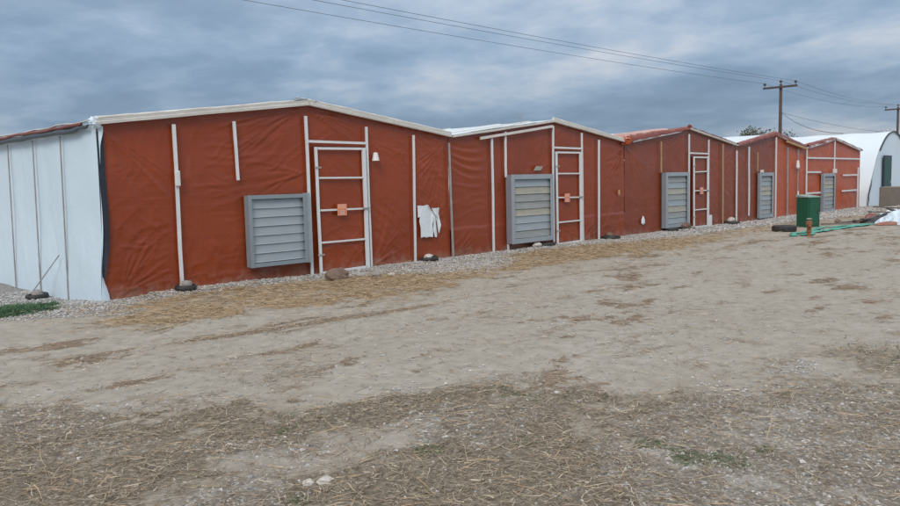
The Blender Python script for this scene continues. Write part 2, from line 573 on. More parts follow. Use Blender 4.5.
# ------------------------------------------------------------------ ground zones (shared by the ground sheet and what lies on it)
def zones(x, y):
    """straw, gravel, litter, green, patch masks on the ground plane"""
    x = np.asarray(x, float); y = np.asarray(y, float)
    n1 = fbm(x * 0.55, y * 0.9, 3); n2 = fbm(x * 1.7, y * 2.1, 21); n3 = fbm(x * 0.9, y * 3.4, 41)
    nf = fbm(x * 5.0, y * 5.0, 55); ng = fbm(x * 13.0, y * 13.0, 59, 3)
    # gravel apron along the sheds
    w = 0.28 + 0.75 * n1 + 1.75 * np.exp(-((x - 10.2) / 1.45) ** 2) + 0.8 * sstep(14.5, 19, x) + 0.9 * sstep(24, 30, x)
    grav = 1 - sstep(0.62, 1.12, (-y) / w + 0.35 * (nf - 0.5))
    cor = np.hypot((x - 3.8) / 1.05, (y + 0.1) / 1.35)
    grav = np.maximum(grav * sstep(3.0, 4.3, x), 1 - sstep(0.55, 1.1, cor + 0.5 * (nf - 0.5)))
    grav = np.maximum(grav, (1 - sstep(0.2, 1.2, np.abs(y - 2.0) / 2.6)) * sstep(3.0, 3.7, x) * (x < 4.6) * 0.9)
    # straw band in front of it
    yb = -2.70 - 1.1 * (n1 - 0.5) - 0.55 * np.exp(-((x - 7.8) / 2.0) ** 2)
    st = sstep(yb - 0.25, yb + 0.25, y + 1.0 * (n2 - 0.5) + 0.7 * (nf - 0.5) + 0.5 * (ng - 0.5)) * sstep(3.2, 4.2, x + 1.0 * (n2 - 0.5)) * (y < 0.25)
    st = st * (1 - 0.85 * grav) * (0.48 + 0.52 * sstep(0.36, 0.56, n2 * 0.45 + n3 * 0.3 + nf * 0.25))
    st = st * (1 - 0.45 * sstep(15.5, 21, x)) * (0.70 + 0.30 * sstep(0.35, 0.62, ng))
    # worn track with thin strips of litter
    strip = sstep(0.575, 0.70, fbm(x * 0.9 + 0.4 * y, y * 3.0 - 0.10 * x, 77) + 0.22 * (nf - 0.5) + 0.25 * (ng - 0.5)) * sstep(0.38, 0.62, n2 + 0.3 * (ng - 0.5)) * 0.8
    strip = np.maximum(strip, 0.45 * sstep(0.635, 0.74, fbm(x * 2.4, y * 4.6, 78) + 0.2 * (ng - 0.5)))
    strip = np.maximum(strip, 0.9 * np.exp(-((y + 3.85 + 0.12 * (x - 5.0) - 0.3 * (n1 - 0.5)) / 0.15) ** 2) * sstep(3.0, 4.0, x) * (1 - sstep(6.4, 7.4, x)) * sstep(0.3, 0.55, n2 + 0.2))
    # dry weed mat in the foreground
    s = x + y
    edge = -3.15 + 1.9 * (n1 - 0.5) + 1.1 * (n2 - 0.5) + 1.35 * sstep(4.5, 8.5, x)
    lit = 1 - sstep(edge - 0.35, edge + 0.25, s + 0.9 * (nf - 0.5) + 0.7 * (ng - 0.5))
    lit = np.maximum(lit, 0.55 * sstep(0.52, 0.66, fbm(x * 1.1, y * 1.9, 95) + 0.25 * (ng - 0.5)) * (1 - sstep(edge + 0.2, edge + 2.2, s)))
    bare = sstep(0.64, 0.78, fbm(x * 0.8 + 3.3, y * 0.8, 91) + 0.22 * (nf - 0.5) + 0.25 * (ng - 0.5))
    lit = np.clip(lit * (1 + 0.9 * (nf - 0.5) + 0.9 * (ng - 0.5)), 0, 1)
    lit = lit * (1 - 0.75 * bare) * (1 - 0.45 * sstep(3.6, 6.0, x))
    lit = lit * (0.72 + 0.28 * sstep(0.38, 0.6, n2))
    strip = strip * (1 - lit) * (y < -2.3)
    # loose stones in the foreground
    fg = 1 - sstep(edge - 0.2, edge + 1.0, s)
    gp = sstep(0.50, 0.68, fbm(x * 1.25 + 8.0, y * 1.25, 131)) * fg * (0.55 + 0.45 * sstep(2.4, 4.2, x))
    gp = np.maximum(gp, 0.9 * (1 - sstep(0.5, 1.2, np.hypot((x - 4.3) / 1.9, (y + 9.7) / 1.1) + 0.6 * (nf - 0.5))))
    gp = np.maximum(gp, 0.8 * (1 - sstep(0.4, 1.1, np.hypot((x - 3.55) / 0.5, (y + 7.75) / 0.55) + 0.6 * (nf - 0.5))))
    gp = np.maximum(gp, 0.75 * (1 - sstep(0.4, 1.1, np.hypot((x - 1.85) / 0.55, (y + 7.75) / 0.3) + 0.6 * (nf - 0.5))))
    # green
    gr = (1 - sstep(0.45, 1.05, np.hypot((x - 3.0) / 0.98, (y - 0.40) / 1.05) + 0.7 * (nf - 0.5)))
    grav = grav * (1 - gr)
    gw = sstep(0.60, 0.74, fbm(x * 1.6 + 2.0, y * 1.6 + 5.0, 171)) * fg * 0.42 * sstep(2.0, 4.2, x)
    for cx, cy, r in ((3.87, -9.18, 0.16), (4.02, -9.35, 0.14), (4.25, -9.42, 0.10), (3.95, -8.90, 0.12), (2.12, -8.02, 0.10), (3.55, -8.35, 0.10), (3.05, -8.0, 0.09), (2.75, -7.0, 0.10)):
        gw = np.maximum(gw, 1 - sstep(0.35, 1.1, np.hypot(x - cx, y - cy) / r + 1.6 * (nf - 0.5)))
    gw = gw * 0.8
    return dict(straw=np.clip(st, 0, 1), gravel=np.clip(grav, 0, 1), litter=np.clip(lit, 0, 1), strip=np.clip(strip, 0, 1),
                green=np.clip(gr, 0, 1), weed=np.clip(gw, 0, 1), pebble=np.clip(gp, 0, 1))


def gz(x, y):
    """ground height"""
    x = np.asarray(x, float); y = np.asarray(y, float)
    near = 1 - sstep(40, 90, np.hypot(x - 15, y))
    z = 0.055 * (fbm(x * 0.35, y * 0.45, 201) - 0.5) + 0.03 * (fbm(x * 1.6, y * 2.4, 211) - 0.5) + 0.012 * (fbm(x * 6, y * 6, 221, 3) - 0.5)
    # shallow wheel ruts along the track
    for yr in (-3.35, -4.9):
        z = z - 0.022 * np.exp(-((y - yr - 0.25 * (fbm(x * 0.3, y * 0 + yr, 9) - 0.5)) / 0.28) ** 2)
    z = z * near
    z = z - 0.10 * (1 - sstep(4.5, 5.2, x)) * sstep(-0.4, 1.5, y) * (1 - sstep(9, 14, y))
    # gravel banked against the sheds at the far end
    z = z + 0.16 * np.exp(-((x - 35.2) / 2.6) ** 2 - ((y + 2.2) / 1.1) ** 2)
    z = z + 0.03 * sstep(-1.0, -0.1, y) * (y < 0.6) * (x > 5)
    return z


def build_ground():
    def axis(lo, hi, step, far_lo, far_hi, g=1.14):
        a = list(np.arange(lo, hi, step))
        s, v = step, a[-1]
        while v < far_hi:
            s *= g; v += s; a.append(v)
        s, v, b = step, a[0], []
        while v > far_lo:
            s *= g; v -= s; b.append(v)
        return np.array(b[::-1] + a)
    xs = axis(0.4, 12.5, 0.035, -900, 1600, 1.035)
    ys = axis(-10.9, 0.6, 0.035, -900, 1600, 1.05)
    X, Y = np.meshgrid(xs, ys, indexing='ij')
    Z = gz(X, Y)
    zn = zones(X, Y)
    Z = Z + 0.012 * zn['litter'] * fbm(X * 9, Y * 9, 301, 3) + 0.015 * zn['strip'] * fbm(X * 7, Y * 9, 303, 3) + 0.014 * zn['straw'] * fbm(X * 8, Y * 8, 305, 3)
    P = np.stack([X, Y, Z], -1)
    me = np_mesh('ground', P.reshape(-1, 3), grid_faces(*X.shape), True)
    for nm, chans in (('zone_a', ('straw', 'gravel', 'litter')), ('zone_b', ('strip', 'green', 'pebble')), ('zone_c', ('weed',))):
        at = me.color_attributes.new(nm, 'FLOAT_COLOR', 'POINT')
        c = np.ones((X.size, 4), np.float32)
        for i, k in enumerate(chans):
            c[:, i] = zn[k].ravel()
        at.data.foreach_set('color', c.ravel())
    m = bpy.data.materials.new('dirt_yard')
    m.use_nodes = True
    n, l = m.node_tree.nodes, m.node_tree.links
    b = n['Principled BSDF']
    b.inputs['Roughness'].default_value = 0.92
    b.inputs['Specular IOR Level'].default_value = 0.2
    tc = n.new('ShaderNodeTexCoord')

    def noise(s, d=6, r=0.6, st=(1, 1, 1)):
        mp = n.new('ShaderNodeMapping'); mp.inputs['Scale'].default_value = st
        l.new(tc.outputs['Object'], mp.inputs[0])
        t = n.new('ShaderNodeTexNoise')
        t.inputs['Scale'].default_value = s; t.inputs['Detail'].default_value = d; t.inputs['Roughness'].default_value = r
        l.new(mp.outputs[0], t.inputs[0])
        return t.outputs[0]

    def ramp(v, *st):
        r = n.new('ShaderNodeValToRGB')
        e = r.color_ramp.elements
        e[0].position, e[0].color = st[0][0], (*st[0][1], 1)
        e[1].position, e[1].color = st[-1][0], (*st[-1][1], 1)
        for p, c in st[1:-1]:
            x = e.new(p); x.color = (*c, 1)
        l.new(v, r.inputs[0])
        return r.outputs[0]

    def mixc(f, a, b_):
        x = n.new('ShaderNodeMixRGB')
        l.new(f, x.inputs[0]); l.new(a, x.inputs[1]); l.new(b_, x.inputs[2])
        return x.outputs[0]

    def soft(mask, nz, k=0.9):
        """mask broken up by fine noise"""
        a = n.new('ShaderNodeMath'); a.operation = 'MULTIPLY_ADD'
        l.new(nz, a.inputs[0]); a.inputs[1].default_value = k; a.inputs[2].default_value = -k / 2
        s = n.new('ShaderNodeMath'); s.operation = 'ADD'
        l.new(mask, s.inputs[0]); l.new(a.outputs[0], s.inputs[1])
        r = n.new('ShaderNodeMapRange')
        r.inputs[1].default_value = 0.30; r.inputs[2].default_value = 0.62
        l.new(s.outputs[0], r.inputs[0])
        return r.outputs[0]
    A = n.new('ShaderNodeVertexColor'); A.layer_name = 'zone_a'
    B = n.new('ShaderNodeVertexColor'); B.layer_name = 'zone_b'
    sa = n.new('ShaderNodeSeparateColor'); l.new(A.outputs[0], sa.inputs[0])
    sb = n.new('ShaderNodeSeparateColor'); l.new(B.outputs[0], sb.inputs[0])
    fine = noise(38, 8, 0.7)
    mid = noise(7, 7, 0.65)
    big = noise(0.55, 5, 0.55, (1, 1.6, 1))
    dirt = mixc(ramp(big, (0.35, (0, 0, 0)), (0.68, (1, 1, 1))),
                ramp(mid, (0.28, (0.262, 0.240, 0.203)), (0.5, (0.338, 0.315, 0.270)), (0.72, (0.398, 0.377, 0.332))),
                ramp(mid, (0.28, (0.29, 0.274, 0.24)), (0.5, (0.370, 0.354, 0.314)), (0.72, (0.44, 0.424, 0.385))))
    pebble = n.new('ShaderNodeTexVoronoi')
    pebble.inputs['Scale'].default_value = 34
    l.new(tc.outputs['Object'], pebble.inputs[0])
    peb = ramp(pebble.outputs['Distance'], (0.10, (0.56, 0.56, 0.55)), (0.32, (0.36, 0.35, 0.33)), (0.60, (0.21, 0.20, 0.185)))
    strawc = ramp(fine, (0.30, (0.205, 0.152, 0.098)), (0.52, (0.345, 0.262, 0.168)), (0.72, (0.46, 0.368, 0.250)))
    litc = ramp(fine, (0.30, (0.100, 0.086, 0.064)), (0.50, (0.185, 0.162, 0.125)), (0.70, (0.37, 0.335, 0.272)))
    stripc = ramp(fine, (0.30, (0.16, 0.125, 0.094)), (0.55, (0.25, 0.20, 0.15)), (0.72, (0.33, 0.27, 0.21)))
    grc = ramp(fine, (0.3, (0.045, 0.075, 0.03)), (0.7, (0.10, 0.13, 0.055)))
    c = mixc(soft(sb.outputs[0], mid), dirt, stripc)
    c = mixc(soft(sa.outputs[0], mid), c, strawc)
    c = mixc(soft(sa.outputs[2], mid), c, litc)
    c = mixc(soft(sa.outputs[1], fine), c, peb)
    c = mixc(soft(sb.outputs[1], fine), c, grc)
    pk = n.new('ShaderNodeMath'); pk.operation = 'MULTIPLY'; pk.inputs[1].default_value = 0.45
    l.new(soft(sb.outputs[2], fine, 1.1), pk.inputs[0])
    c = mixc(pk.outputs[0], c, peb)
    C_ = n.new('ShaderNodeVertexColor'); C_.layer_name = 'zone_c'
    sc_ = n.new('ShaderNodeSeparateColor'); l.new(C_.outputs[0], sc_.inputs[0])
    wk = n.new('ShaderNodeMath'); wk.operation = 'MULTIPLY'; wk.inputs[1].default_value = 0.55
    l.new(soft(sc_.outputs[0], fine, 1.3), wk.inputs[0])
    c = mixc(wk.outputs[0], c, grc)
    l.new(c, b.inputs['Base Color'])
    bp = n.new('ShaderNodeBump')
    bp.inputs['Strength'].default_value = 0.55
    bp.inputs['Distance'].default_value = 0.02
    hs = n.new('ShaderNodeMath'); hs.operation = 'MULTIPLY_ADD'
    l.new(fine, hs.inputs[0]); hs.inputs[1].default_value = 0.5; l.new(mid, hs.inputs[2])
    l.new(hs.outputs[0], bp.inputs['Height'])
    l.new(bp.outputs[0], b.inputs['Normal'])
    me.materials.append(m)
    o = bpy.data.objects.new('ground', me)
    link(o)
    tag(o, kind='structure')


build_ground()


# ------------------------------------------------------------------ tarpaulin walls
def wrinkle_field(X, Z, W):
    """W: list of (x0,z0,x1,z1,width,amp,sag); returns outward displacement"""
    D = np.zeros_like(X)
    for (x0, z0, x1, z1, w, a, sg) in W:
        dx, dz = x1 - x0, z1 - z0
        L = math.hypot(dx, dz) + 1e-6
        t = ((X - x0) * dx + (Z - z0) * dz) / (L * L)
        nrm = ((X - x0) * -dz + (Z - z0) * dx) / L
        tt = np.clip(t, 0, 1)
        nrm = nrm + sg * 4 * tt * (1 - tt)
        ww = w * (0.55 + 0.9 * tt)
        env = sstep(-0.05, 0.12, t) * (1 - sstep(0.55, 1.05, t))
        q = nrm / ww
        D += a * env * (np.exp(0.2 - np.sqrt(1.6 * q * q + 0.04)) - 0.5 * np.exp(-((q - 1.7) / 1.1) ** 2))
    return D


def fan(rs, x, z, a0, a1, n, l0, l1, w=0.028, a=0.016, sag=0.0):
    w *= 0.46; a *= 0.74; n = int(n * 1.8)
    out = []
    for i in range(n):
        t = (i + 0.5 + rs.uniform(-0.35, 0.35)) / n
        an = math.radians(a0 + (a1 - a0) * t)
        L = rs.uniform(l0, l1)
        o = rs.uniform(0.0, 0.12)
        out.append((x + o * math.cos(an), z + o * math.sin(an), x + L * math.cos(an), z + L * math.sin(an),
                    w * rs.uniform(0.7, 1.4), a * rs.uniform(0.6, 1.25), sag * rs.uniform(0.5, 1.3)))
    return out


def gable_z(x, xl, xp, xr, ze, zp):
    x = np.asarray(x, float)
    return np.where(x < xp, ze + (zp - ze) * (x - xl) / (xp - xl), zp + (ze - zp) * (x - xp) / (xr - xp))


def tarp_wall(parent, name, material, x0, x1, topf, W, pins, step, seed, y0=0.0, zbot=-0.14, amp=0.022, seam=None, left_edge=None):
    nx = max(8, int((x1 - x0) / step)); nz = max(8, int(2.9 / step))
    u = np.linspace(x0, x1, nx); v = np.linspace(0, 1, nz)
    X = np.repeat(u[:, None], nz, 1)
    top = topf(u)[:, None]
    Z = zbot + (top - zbot) * v[None, :]
    if left_edge is not None:
        X = X + left_edge(Z) * (1 - sstep(x0, x0 + 0.5, X))
    D = amp * (fbm(X * 1.1, Z * 1.3, seed, 3) - 0.35) * 1.6
    D += 0.006 * (fbm(X * 3.4 + Z, Z * 3.0, seed + 9, 3) - 0.5)
    D += wrinkle_field(X, Z, W)
    for k_, (ang, fx, fz, am) in enumerate(((0.5, 1.1, 8.0, 0.009), (-0.6, 1.1, 8.0, 0.009), (0.08, 0.9, 7.0, 0.008), (1.35, 1.0, 8.0, 0.007))):
        ca, sa_ = math.cos(ang), math.sin(ang)
        u_, v_ = X * ca + Z * sa_, -X * sa_ + Z * ca
        wv = 0.35 * (fbm(X * 1.3, Z * 1.3, seed + 40 + k_, 3) - 0.5)
        rd = 1 - np.abs(2 * vnoise(u_ * fx + wv, (v_ + wv) * fz, seed + 50 + k_) - 1)
        D += am * sstep(0.50, 0.68, fbm(X * 0.75, Z * 0.95, seed + 60 + k_, 3)) * (rd ** 4 - 0.2)
    rs = random.Random(seed)
    rw = []
    for i in range(int((x1 - x0) * 5)):
        xx = rs.uniform(x0, x1); zz = rs.uniform(0.1, 2.5); an = rs.choice((rs.uniform(-0.5, 0.5), rs.uniform(0.6, 1.2), rs.uniform(-1.2, -0.6)))
        L = rs.uniform(0.25, 0.8)
        rw.append((xx, zz, xx + L * math.cos(an), zz + L * math.sin(an), rs.uniform(0.015, 0.035), rs.uniform(-0.005, 0.007), rs.uniform(-0.05, 0.05)))
    D += wrinkle_field(X, Z, rw)
    if seam is not None:
        zs = seam + 0.02 * (X - x0) * 0.3 + 0.03 * (fbm(X * 0.8, X * 0, seed + 5) - 0.5)
        D += 0.022 * (1 - sstep(-0.006, 0.006, Z - zs)) * (1 + 0.4 * (fbm(X * 4, Z, seed) - 0.5))
    pin = np.ones_like(X)
    for p in pins:
        pin = np.minimum(pin, sstep(0.0, 0.22, np.abs(X - p)))
    D = D * (0.25 + 0.75 * pin)
    D = np.clip(D, -0.05, 0.055)
    # drawn tight against the ground and the eaves
    P = np.stack([X, y0 - D, Z], -1)
    return sheet(name, P, material, parent)


def batten(parent, x0, z0, x1, z1, w=0.052, t=0.024, y=-0.066, material='batten', name='batten', wob=0.006, seed=0):
    """thin strip nailed over the cloth, not quite straight"""
    b = MB()
    n = 5
    w *= 0.84
    rs = random.Random(int(x0 * 977 + z0 * 131) + seed)
    pts = []
    for i in range(n):
        s = i / (n - 1)
        pts.append((x0 + (x1 - x0) * s + rs.uniform(-wob, wob), y + rs.uniform(-wob, wob) * 0.4, z0 + (z1 - z0) * s))
    d = Vector((x1 - x0, 0, z1 - z0)).normalized()
    sd_ = Vector((d.z, 0, -d.x))
    V, Fs = [], []
    for p in pts:
        for a, c in ((-1, -1), (1, -1), (1, 1), (-1, 1)):
            V.append(Vector(p) + sd_ * a * w / 2 + Vector((0, c * t / 2, 0)))
    for i in range(n - 1):
        for k in range(4):
            Fs.append((i * 4 + k, i * 4 + (k + 1) % 4, i * 4 + 4 + (k + 1) % 4, i * 4 + 4 + k))
    Fs += [(3, 2, 1, 0), tuple(range((n - 1) * 4, n * 4))]
    b.add(V, Fs)
    return b.build(name, material, parent)


def roof(parent, xl, xp, xr, ze, zp, seed, length=30.0, over=0.10):
    """two sheeted slopes, gently rippled over the hoops"""
    ys = np.concatenate([np.linspace(-over, 3, 50), np.linspace(3, length, 110)[1:]])
    for a, b_, za, zb in ((xl, xp, ze, zp), (xp, xr, zp, ze)):
        us = np.linspace(0, 1, 34)
        U, Y = np.meshgrid(us, ys, indexing='ij')
        X = a + (b_ - a) * U
        Z = za + (zb - za) * U + 0.035
        Z = Z + 0.022 * (fbm(X * 1.3, Y * 0.9, seed) - 0.5) + 0.014 * (fbm(X * 4, Y * 1.2, seed + 4) - 0.5) + 0.012 * np.cos(Y * 2 * math.pi / 1.5) * np.sin(U * math.pi)
        Z = np.where((U < 0.02) | (U > 0.98), za + (zb - za) * U + 0.035, Z)
        sheet('roof_slope', np.stack([X, Y, Z], -1), 'roof_sheet', parent, solid=0.012)


def rake(parent, a, b, material='cream', h=0.075, lump=0.25, roll=0.045, roll_mat='white_sheet', y=-0.085, seed=0, n=26):
    """edge of the roof over the gable: a board with the sheet rolled over it; a, b = (x, z) of the board's lower edge"""
    (x0, z0), (x1, z1) = a, b
    m = MB()
    V, Fs = [], []
    for i in range(n):
        s = i / (n - 1)
        x = x0 + (x1 - x0) * s
        z = z0 + (z1 - z0) * s + 0.012 * (float(fbm(x * 1.5, 0.3, seed)) - 0.5)
        hh = h * (1 + 0.25 * (float(fbm(x * 2.2, 4.3, seed + 2)) - 0.5))
        for dy, dz in ((-0.03, 0), (-0.035, hh * 0.45), (-0.022, hh * 0.5), (-0.03, hh), (0.05, hh), (0.05, 0)):
            V.append((x, y + dy, z + dz))
    for i in range(n - 1):
        for k in range(6):
            Fs.append((i * 6 + k, i * 6 + (k + 1) % 6, i * 6 + 6 + (k + 1) % 6, i * 6 + 6 + k))
    Fs += [tuple(range(5, -1, -1)), tuple(range((n - 1) * 6, n * 6))]
    m.add(V, Fs).build('rake_board', material, parent)
    if roll:
        pts = []
        for i in range(n * 2):
            s = i / (n * 2 - 1)
            x = x0 + (x1 - x0) * s
            pts.append((x, y + 0.015, z0 + (z1 - z0) * s + h + roll * 0.45 + 0.016 * (float(fbm(x * 2.5, 1.1, seed + 7)) - 0.5)))
        MB().tube(pts, roll, 9, True, lump, seed, (1.3, 0.8)).build('roof_hem', roll_mat, parent, smooth=True)


def door(parent, xa, xb, z_top, seed, tarp, jamb_x, jamb_top, head=True, stile_w=0.055, sign_x=None, ridge_x=None):
    """light wooden frame with tarp behind, three middle rails, an orange notice on the waist rail"""
    d = empty_part('door', (xa, -0.07, 0.0), parent)
    topf = lambda u: np.full_like(u, z_top)
    rs = random.Random(seed)
    W = fan(rs, xa + 0.1, 2.1, -70, -30, 4, 0.5, 1.0, 0.025, 0.012) + fan(rs, xb - 0.05, 0.1, 110, 160, 5, 0.5, 0.9, 0.025, 0.012) + \
        fan(rs, xa + 0.1, 1.0, -60, -20, 3, 0.4, 0.8, 0.02, 0.012) + fan(rs, xa + 0.05, 1.65, -65, -35, 3, 0.4, 0.7, 0.02, 0.012)
    tarp_wall(d, 'panel', tarp, xa + 0.02, xb - 0.02, topf, W, [], 0.03, seed, y0=-0.062, zbot=0.03, amp=0.012)
    zb = 0.015
    batten(d, xa + stile_w / 2, zb, xa + stile_w / 2 - 0.015, z_top, stile_w, 0.03, -0.118, name='stile', wob=0.003)
    batten(d, xb - 0.045, zb, xb - 0.045 - 0.012, z_top, 0.09, 0.03, -0.118, name='stile', wob=0.003)
    zs = (zb + 0.025, 0.555, 1.115, 1.675, z_top - 0.02)
    for i, z in enumerate(zs):
        batten(d, xa + stile_w + 0.002, z + rs.uniform(-.012, .012), xb - 0.102, z + rs.uniform(-.012, .012), 0.048 if i in (0, 4) else 0.036, 0.028, -0.117, name='rail', wob=0.003)
    sx = sign_x if sign_x is not None else (xa + xb) / 2
    MB().box((sx - 0.10, -0.147, 1.01), (sx + 0.10, -0.143, 1.21)).build('notice', 'notice', d)
    MB().bar((xb - 0.14, -0.145, 1.115), (xb + 0.03, -0.145, 1.115), 0.026, 0.02).build('latch', 'batten_grey', d)
    for zh in (0.35, 1.85):
        MB().bar((xa - 0.035, -0.139, zh), (xa + 0.10, -0.139, zh), 0.03, 0.008).build('hinge', 'batten_grey', d)
    # frame standing proud of the cloth
    batten(parent, jamb_x, 0.0, jamb_x - 0.01, jamb_top, 0.05, 0.03, -0.085, name='door_jamb')
    if head:
        batten(parent, (ridge_x or xa) + 0.03, z_top + 0.095, jamb_x - 0.03, z_top + 0.085, 0.05, 0.03, -0.085, name='door_head', wob=0.002)
    return d


def empty_part(name, loc, parent):
    e = bpy.data.objects.new(name, None)
    e.empty_display_size = 0.1
    link(e, parent)
    e.location = Vector(loc) - parent_world(parent)
    return e


def louvre(parent, x0, x1, z0, z1, n, mats, depth=0.20, frame='steel', flank='steel', rim=0.055, grille=False, seed=0):
    """exhaust fan housing: deep sheet metal box, back plate, tilted shutter slats"""
    yb, yf = -0.05, -0.05 - depth
    f = MB()
    t = 0.012
    # four walls with a flat rim in front
    f.box((x0, yf, z0), (x0 + t, yb, z1)).box((x1 - t, yf, z0), (x1, yb, z1))
    f.box((x0 + t, yf, z1 - t), (x1 - t, yb, z1)).box((x0 + t, yf, z0), (x1 - t, yb, z0 + t))
    fr = f.build('shutter_box', flank, parent)
    r = MB()
    ya, yc = yf - 0.016, yf - 0.002
    r.box((x0 - 0.006, ya, z0 - 0.006), (x0 + rim, yc, z1 + 0.006)).box((x1 - rim, ya, z0 - 0.006), (x1 + 0.006, yc, z1 + 0.006))
    r.box((x0 + rim, ya + 0.002, z1 - rim), (x1 - rim, yc, z1 + 0.005)).box((x0 + rim, ya + 0.002, z0 - 0.005), (x1 - rim, yc, z0 + rim))
    r.build('rim', frame, fr)
    MB().box((x0 + t, yb - 0.016, z0 + t), (x1 - t, yb - 0.004, z1 - t)).build('back_plate', 'dark', fr)
    zi0, zi1 = z0 + rim + 0.006, z1 - rim - 0.006
    ph = (zi1 - zi0) / n
    rs = random.Random(seed)
    for i in range(n):
        za = zi1 - i * ph
        sag = rs.uniform(-0.007, 0.003)
        xm0, xm1 = x0 + rim * 0.5, x1 - rim * 0.5
        yo = yf + 0.040
        # folded sheet: top tucked back, face leaning out, small lip
        prof = [(yo + 0.016, za + ph * 0.05), (yo + 0.009, za - ph * 0.04), (yo + 0.004, za - ph * 0.50), (yo - 0.004, za - ph * 0.90), (yo - 0.012, za - ph * 0.985),
                (yo - 0.006, za - ph * 1.0), (yo + 0.006, za - ph * 0.90), (yo + 0.018, za - ph * 0.4)]
        k = len(prof)
        V = []
        for j, xx in enumerate((xm0, (xm0 + xm1) / 2, xm1)):
            for (yy, zz) in prof:
                V.append((xx, yy, zz + (sag if j == 1 else rs.uniform(-.004, .004) if False else 0)))
        Fs = []
        for j in range(2):
            for q in range(k):
                Fs.append((j * k + q, j * k + (q + 1) % k, (j + 1) * k + (q + 1) % k, (j + 1) * k + q))
        Fs += [tuple(range(k - 1, -1, -1)), tuple(range(2 * k, 3 * k))]
        MB().add(V, Fs).build('slat', mats[i % len(mats)], fr)
    return fr


def lumpy(parent, name, pts, rad, material, lump=0.5, seed=0, flat=(1, 1), n=9, sub=8):
    """gathered cloth: uneven roll along a polyline"""
    P = []
    for a, b in zip(pts[:-1], pts[1:]):
        for i in range(sub):
            s = i / sub
            P.append(tuple(a[j] + (b[j] - a[j]) * s for j in range(3)))
    P.append(pts[-1])
    P = [(p[0], p[1] + 0.02 * (float(vnoise(i * 0.7, 0.2, seed)) - 0.5), p[2] + 0.035 * (float(vnoise(i * 0.55, 3.2, seed + 1)) - 0.5)) for i, p in enumerate(P)]
    return MB().tube(P, rad, n, True, lump, seed, flat).build(name, material, parent, smooth=True)


def draped(parent, a, b, seed, material, front=-0.13, back=0.5, h0=0.10, h1=0.06, drop=0.04):
    """cloth pulled over the gable edge and left in folds; a, b = (x, z) along the edge"""
    ns, nt = 110, 16
    S, T = np.meshgrid(np.linspace(0, 1, ns), np.linspace(0, 1, nt), indexing='ij')
    X = a[0] + (b[0] - a[0]) * S
    Z0 = a[1] + (b[1] - a[1]) * S
    hh = h0 + (h1 - h0) * S
    rg = 1 - 2 * np.abs(fbm(X * 2.6 + 3 * T, T * 2.0 + X, seed) - 0.5)
    rg2 = 1 - 2 * np.abs(fbm(X * 6.5 - 4 * T, T * 3.0, seed + 3) - 0.5)
    prof = np.sin(np.clip(T * 1.25, 0, 1) * math.pi) ** 0.6
    Z = Z0 + hh * prof * (0.25 + 0.75 * rg ** 1.5) + 0.35 * hh * prof * (rg2 ** 2 - 0.5)
    Z = Z - drop * (1 - sstep(0, 0.12, T)) * (0.3 + fbm(X * 3.1, X * 0, seed + 6) * 1.4)
    Y = front + (back - front) * T ** 1.4 - 0.03 * (rg - 0.5) * (1 - T)
    return sheet('gathered_tarp', np.stack([X, Y, Z], -1), material, parent)


ZE, ZP = 2.45, 2.88
HOUSES = [(4.42, 7.91, 11.33), (11.36, 14.74, 17.86), (17.92, 21.22, 24.36), (24.40, 27.46, 30.18), (30.24, 33.20, 36.45)]
rs = random.Random(5)


def topf(i):
    xl, xp, xr = HOUSES[i]
    return lambda u: gable_z(u, xl, xp, xr, ZE, ZP) + 0.02


# ---- shed 1
s1 = empty('tarp_shed', (7.9, 0, 0), 'nearest red tarp shed with white plastic side wall and torn white patch', 'shed', 'row of gabled tarp sheds')
xl, xp, xr = HOUSES[0]
W = fan(rs, 4.52, 2.40, -72, -32, 6, 0.9, 1.7, 0.030, 0.017) + fan(rs, 4.60, 0.05, 18, 75, 7, 0.5, 1.0, 0.028, 0.017) + \
    fan(rs, 4.62, 0.75, -12, 14, 3, 0.4, 0.8, 0.025, 0.014) + \
    fan(rs, 7.85, 2.84, 186, 216, 7, 1.1, 2.0, 0.035, 0.020, 0.05) + fan(rs, 7.98, 2.80, -32, -6, 5, 0.7, 1.3, 0.03, 0.016, -0.04) + \
    fan(rs, 7.85, 1.75, 168, 205, 5, 0.7, 1.4, 0.04, 0.016, 0.05) + fan(rs, 6.6, 1.5, 100, 200, 5, 0.4, 0.8, 0.03, 0.013) + \
    fan(rs, 11.28, 2.36, 205, 262, 9, 0.7, 1.7, 0.03, 0.021) + fan(rs, 9.25, 0.02, 18, 62, 8, 0.6, 1.4, 0.032, 0.020) + \
    fan(rs, 9.25, 2.35, -55, -8, 5, 0.5, 1.1, 0.028, 0.014) + fan(rs, 10.4, 2.4, 195, 240, 4, 0.4, 0.9, 0.028, 0.015) + \
    fan(rs, 6.7, 0.18, 200, 345, 6, 0.25, 0.5, 0.025, 0.013) + fan(rs, 10.95, 0.75, 30, 65, 4, 0.3, 0.6, 0.025, 0.014)
tarp_wall(s1, 'front_tarp', 'tarp1', 4.41, 11.35, topf(0), W, [5.51, 7.9, 9.18, 10.33, 11.34], 0.024, 101,
          left_edge=lambda Z: 0.0 * Z)
roof(s1, xl, xp, xr, ZE, ZP, 31)
rake(s1, (4.36, 2.455), (7.93, 2.90), seed=3, h=0.085, roll=0.020, roll_mat='cream')
rake(s1, (7.95, 2.90), (11.36, 2.45), seed=5, h=0.085, roll=0.022, roll_mat='cream')
batten(s1, 5.51, 0.02, 5.52, 2.5, 0.062)
MB().box((5.475, -0.125, 1.585), (5.555, -0.081, 1.815)).build('switch_box', 'pvc', s1, bevel=0.014)
batten(s1, 6.54, 1.66, 6.52, 2.58, 0.055)
batten(s1, 7.89, -0.03, 7.88, 2.72, 0.062)
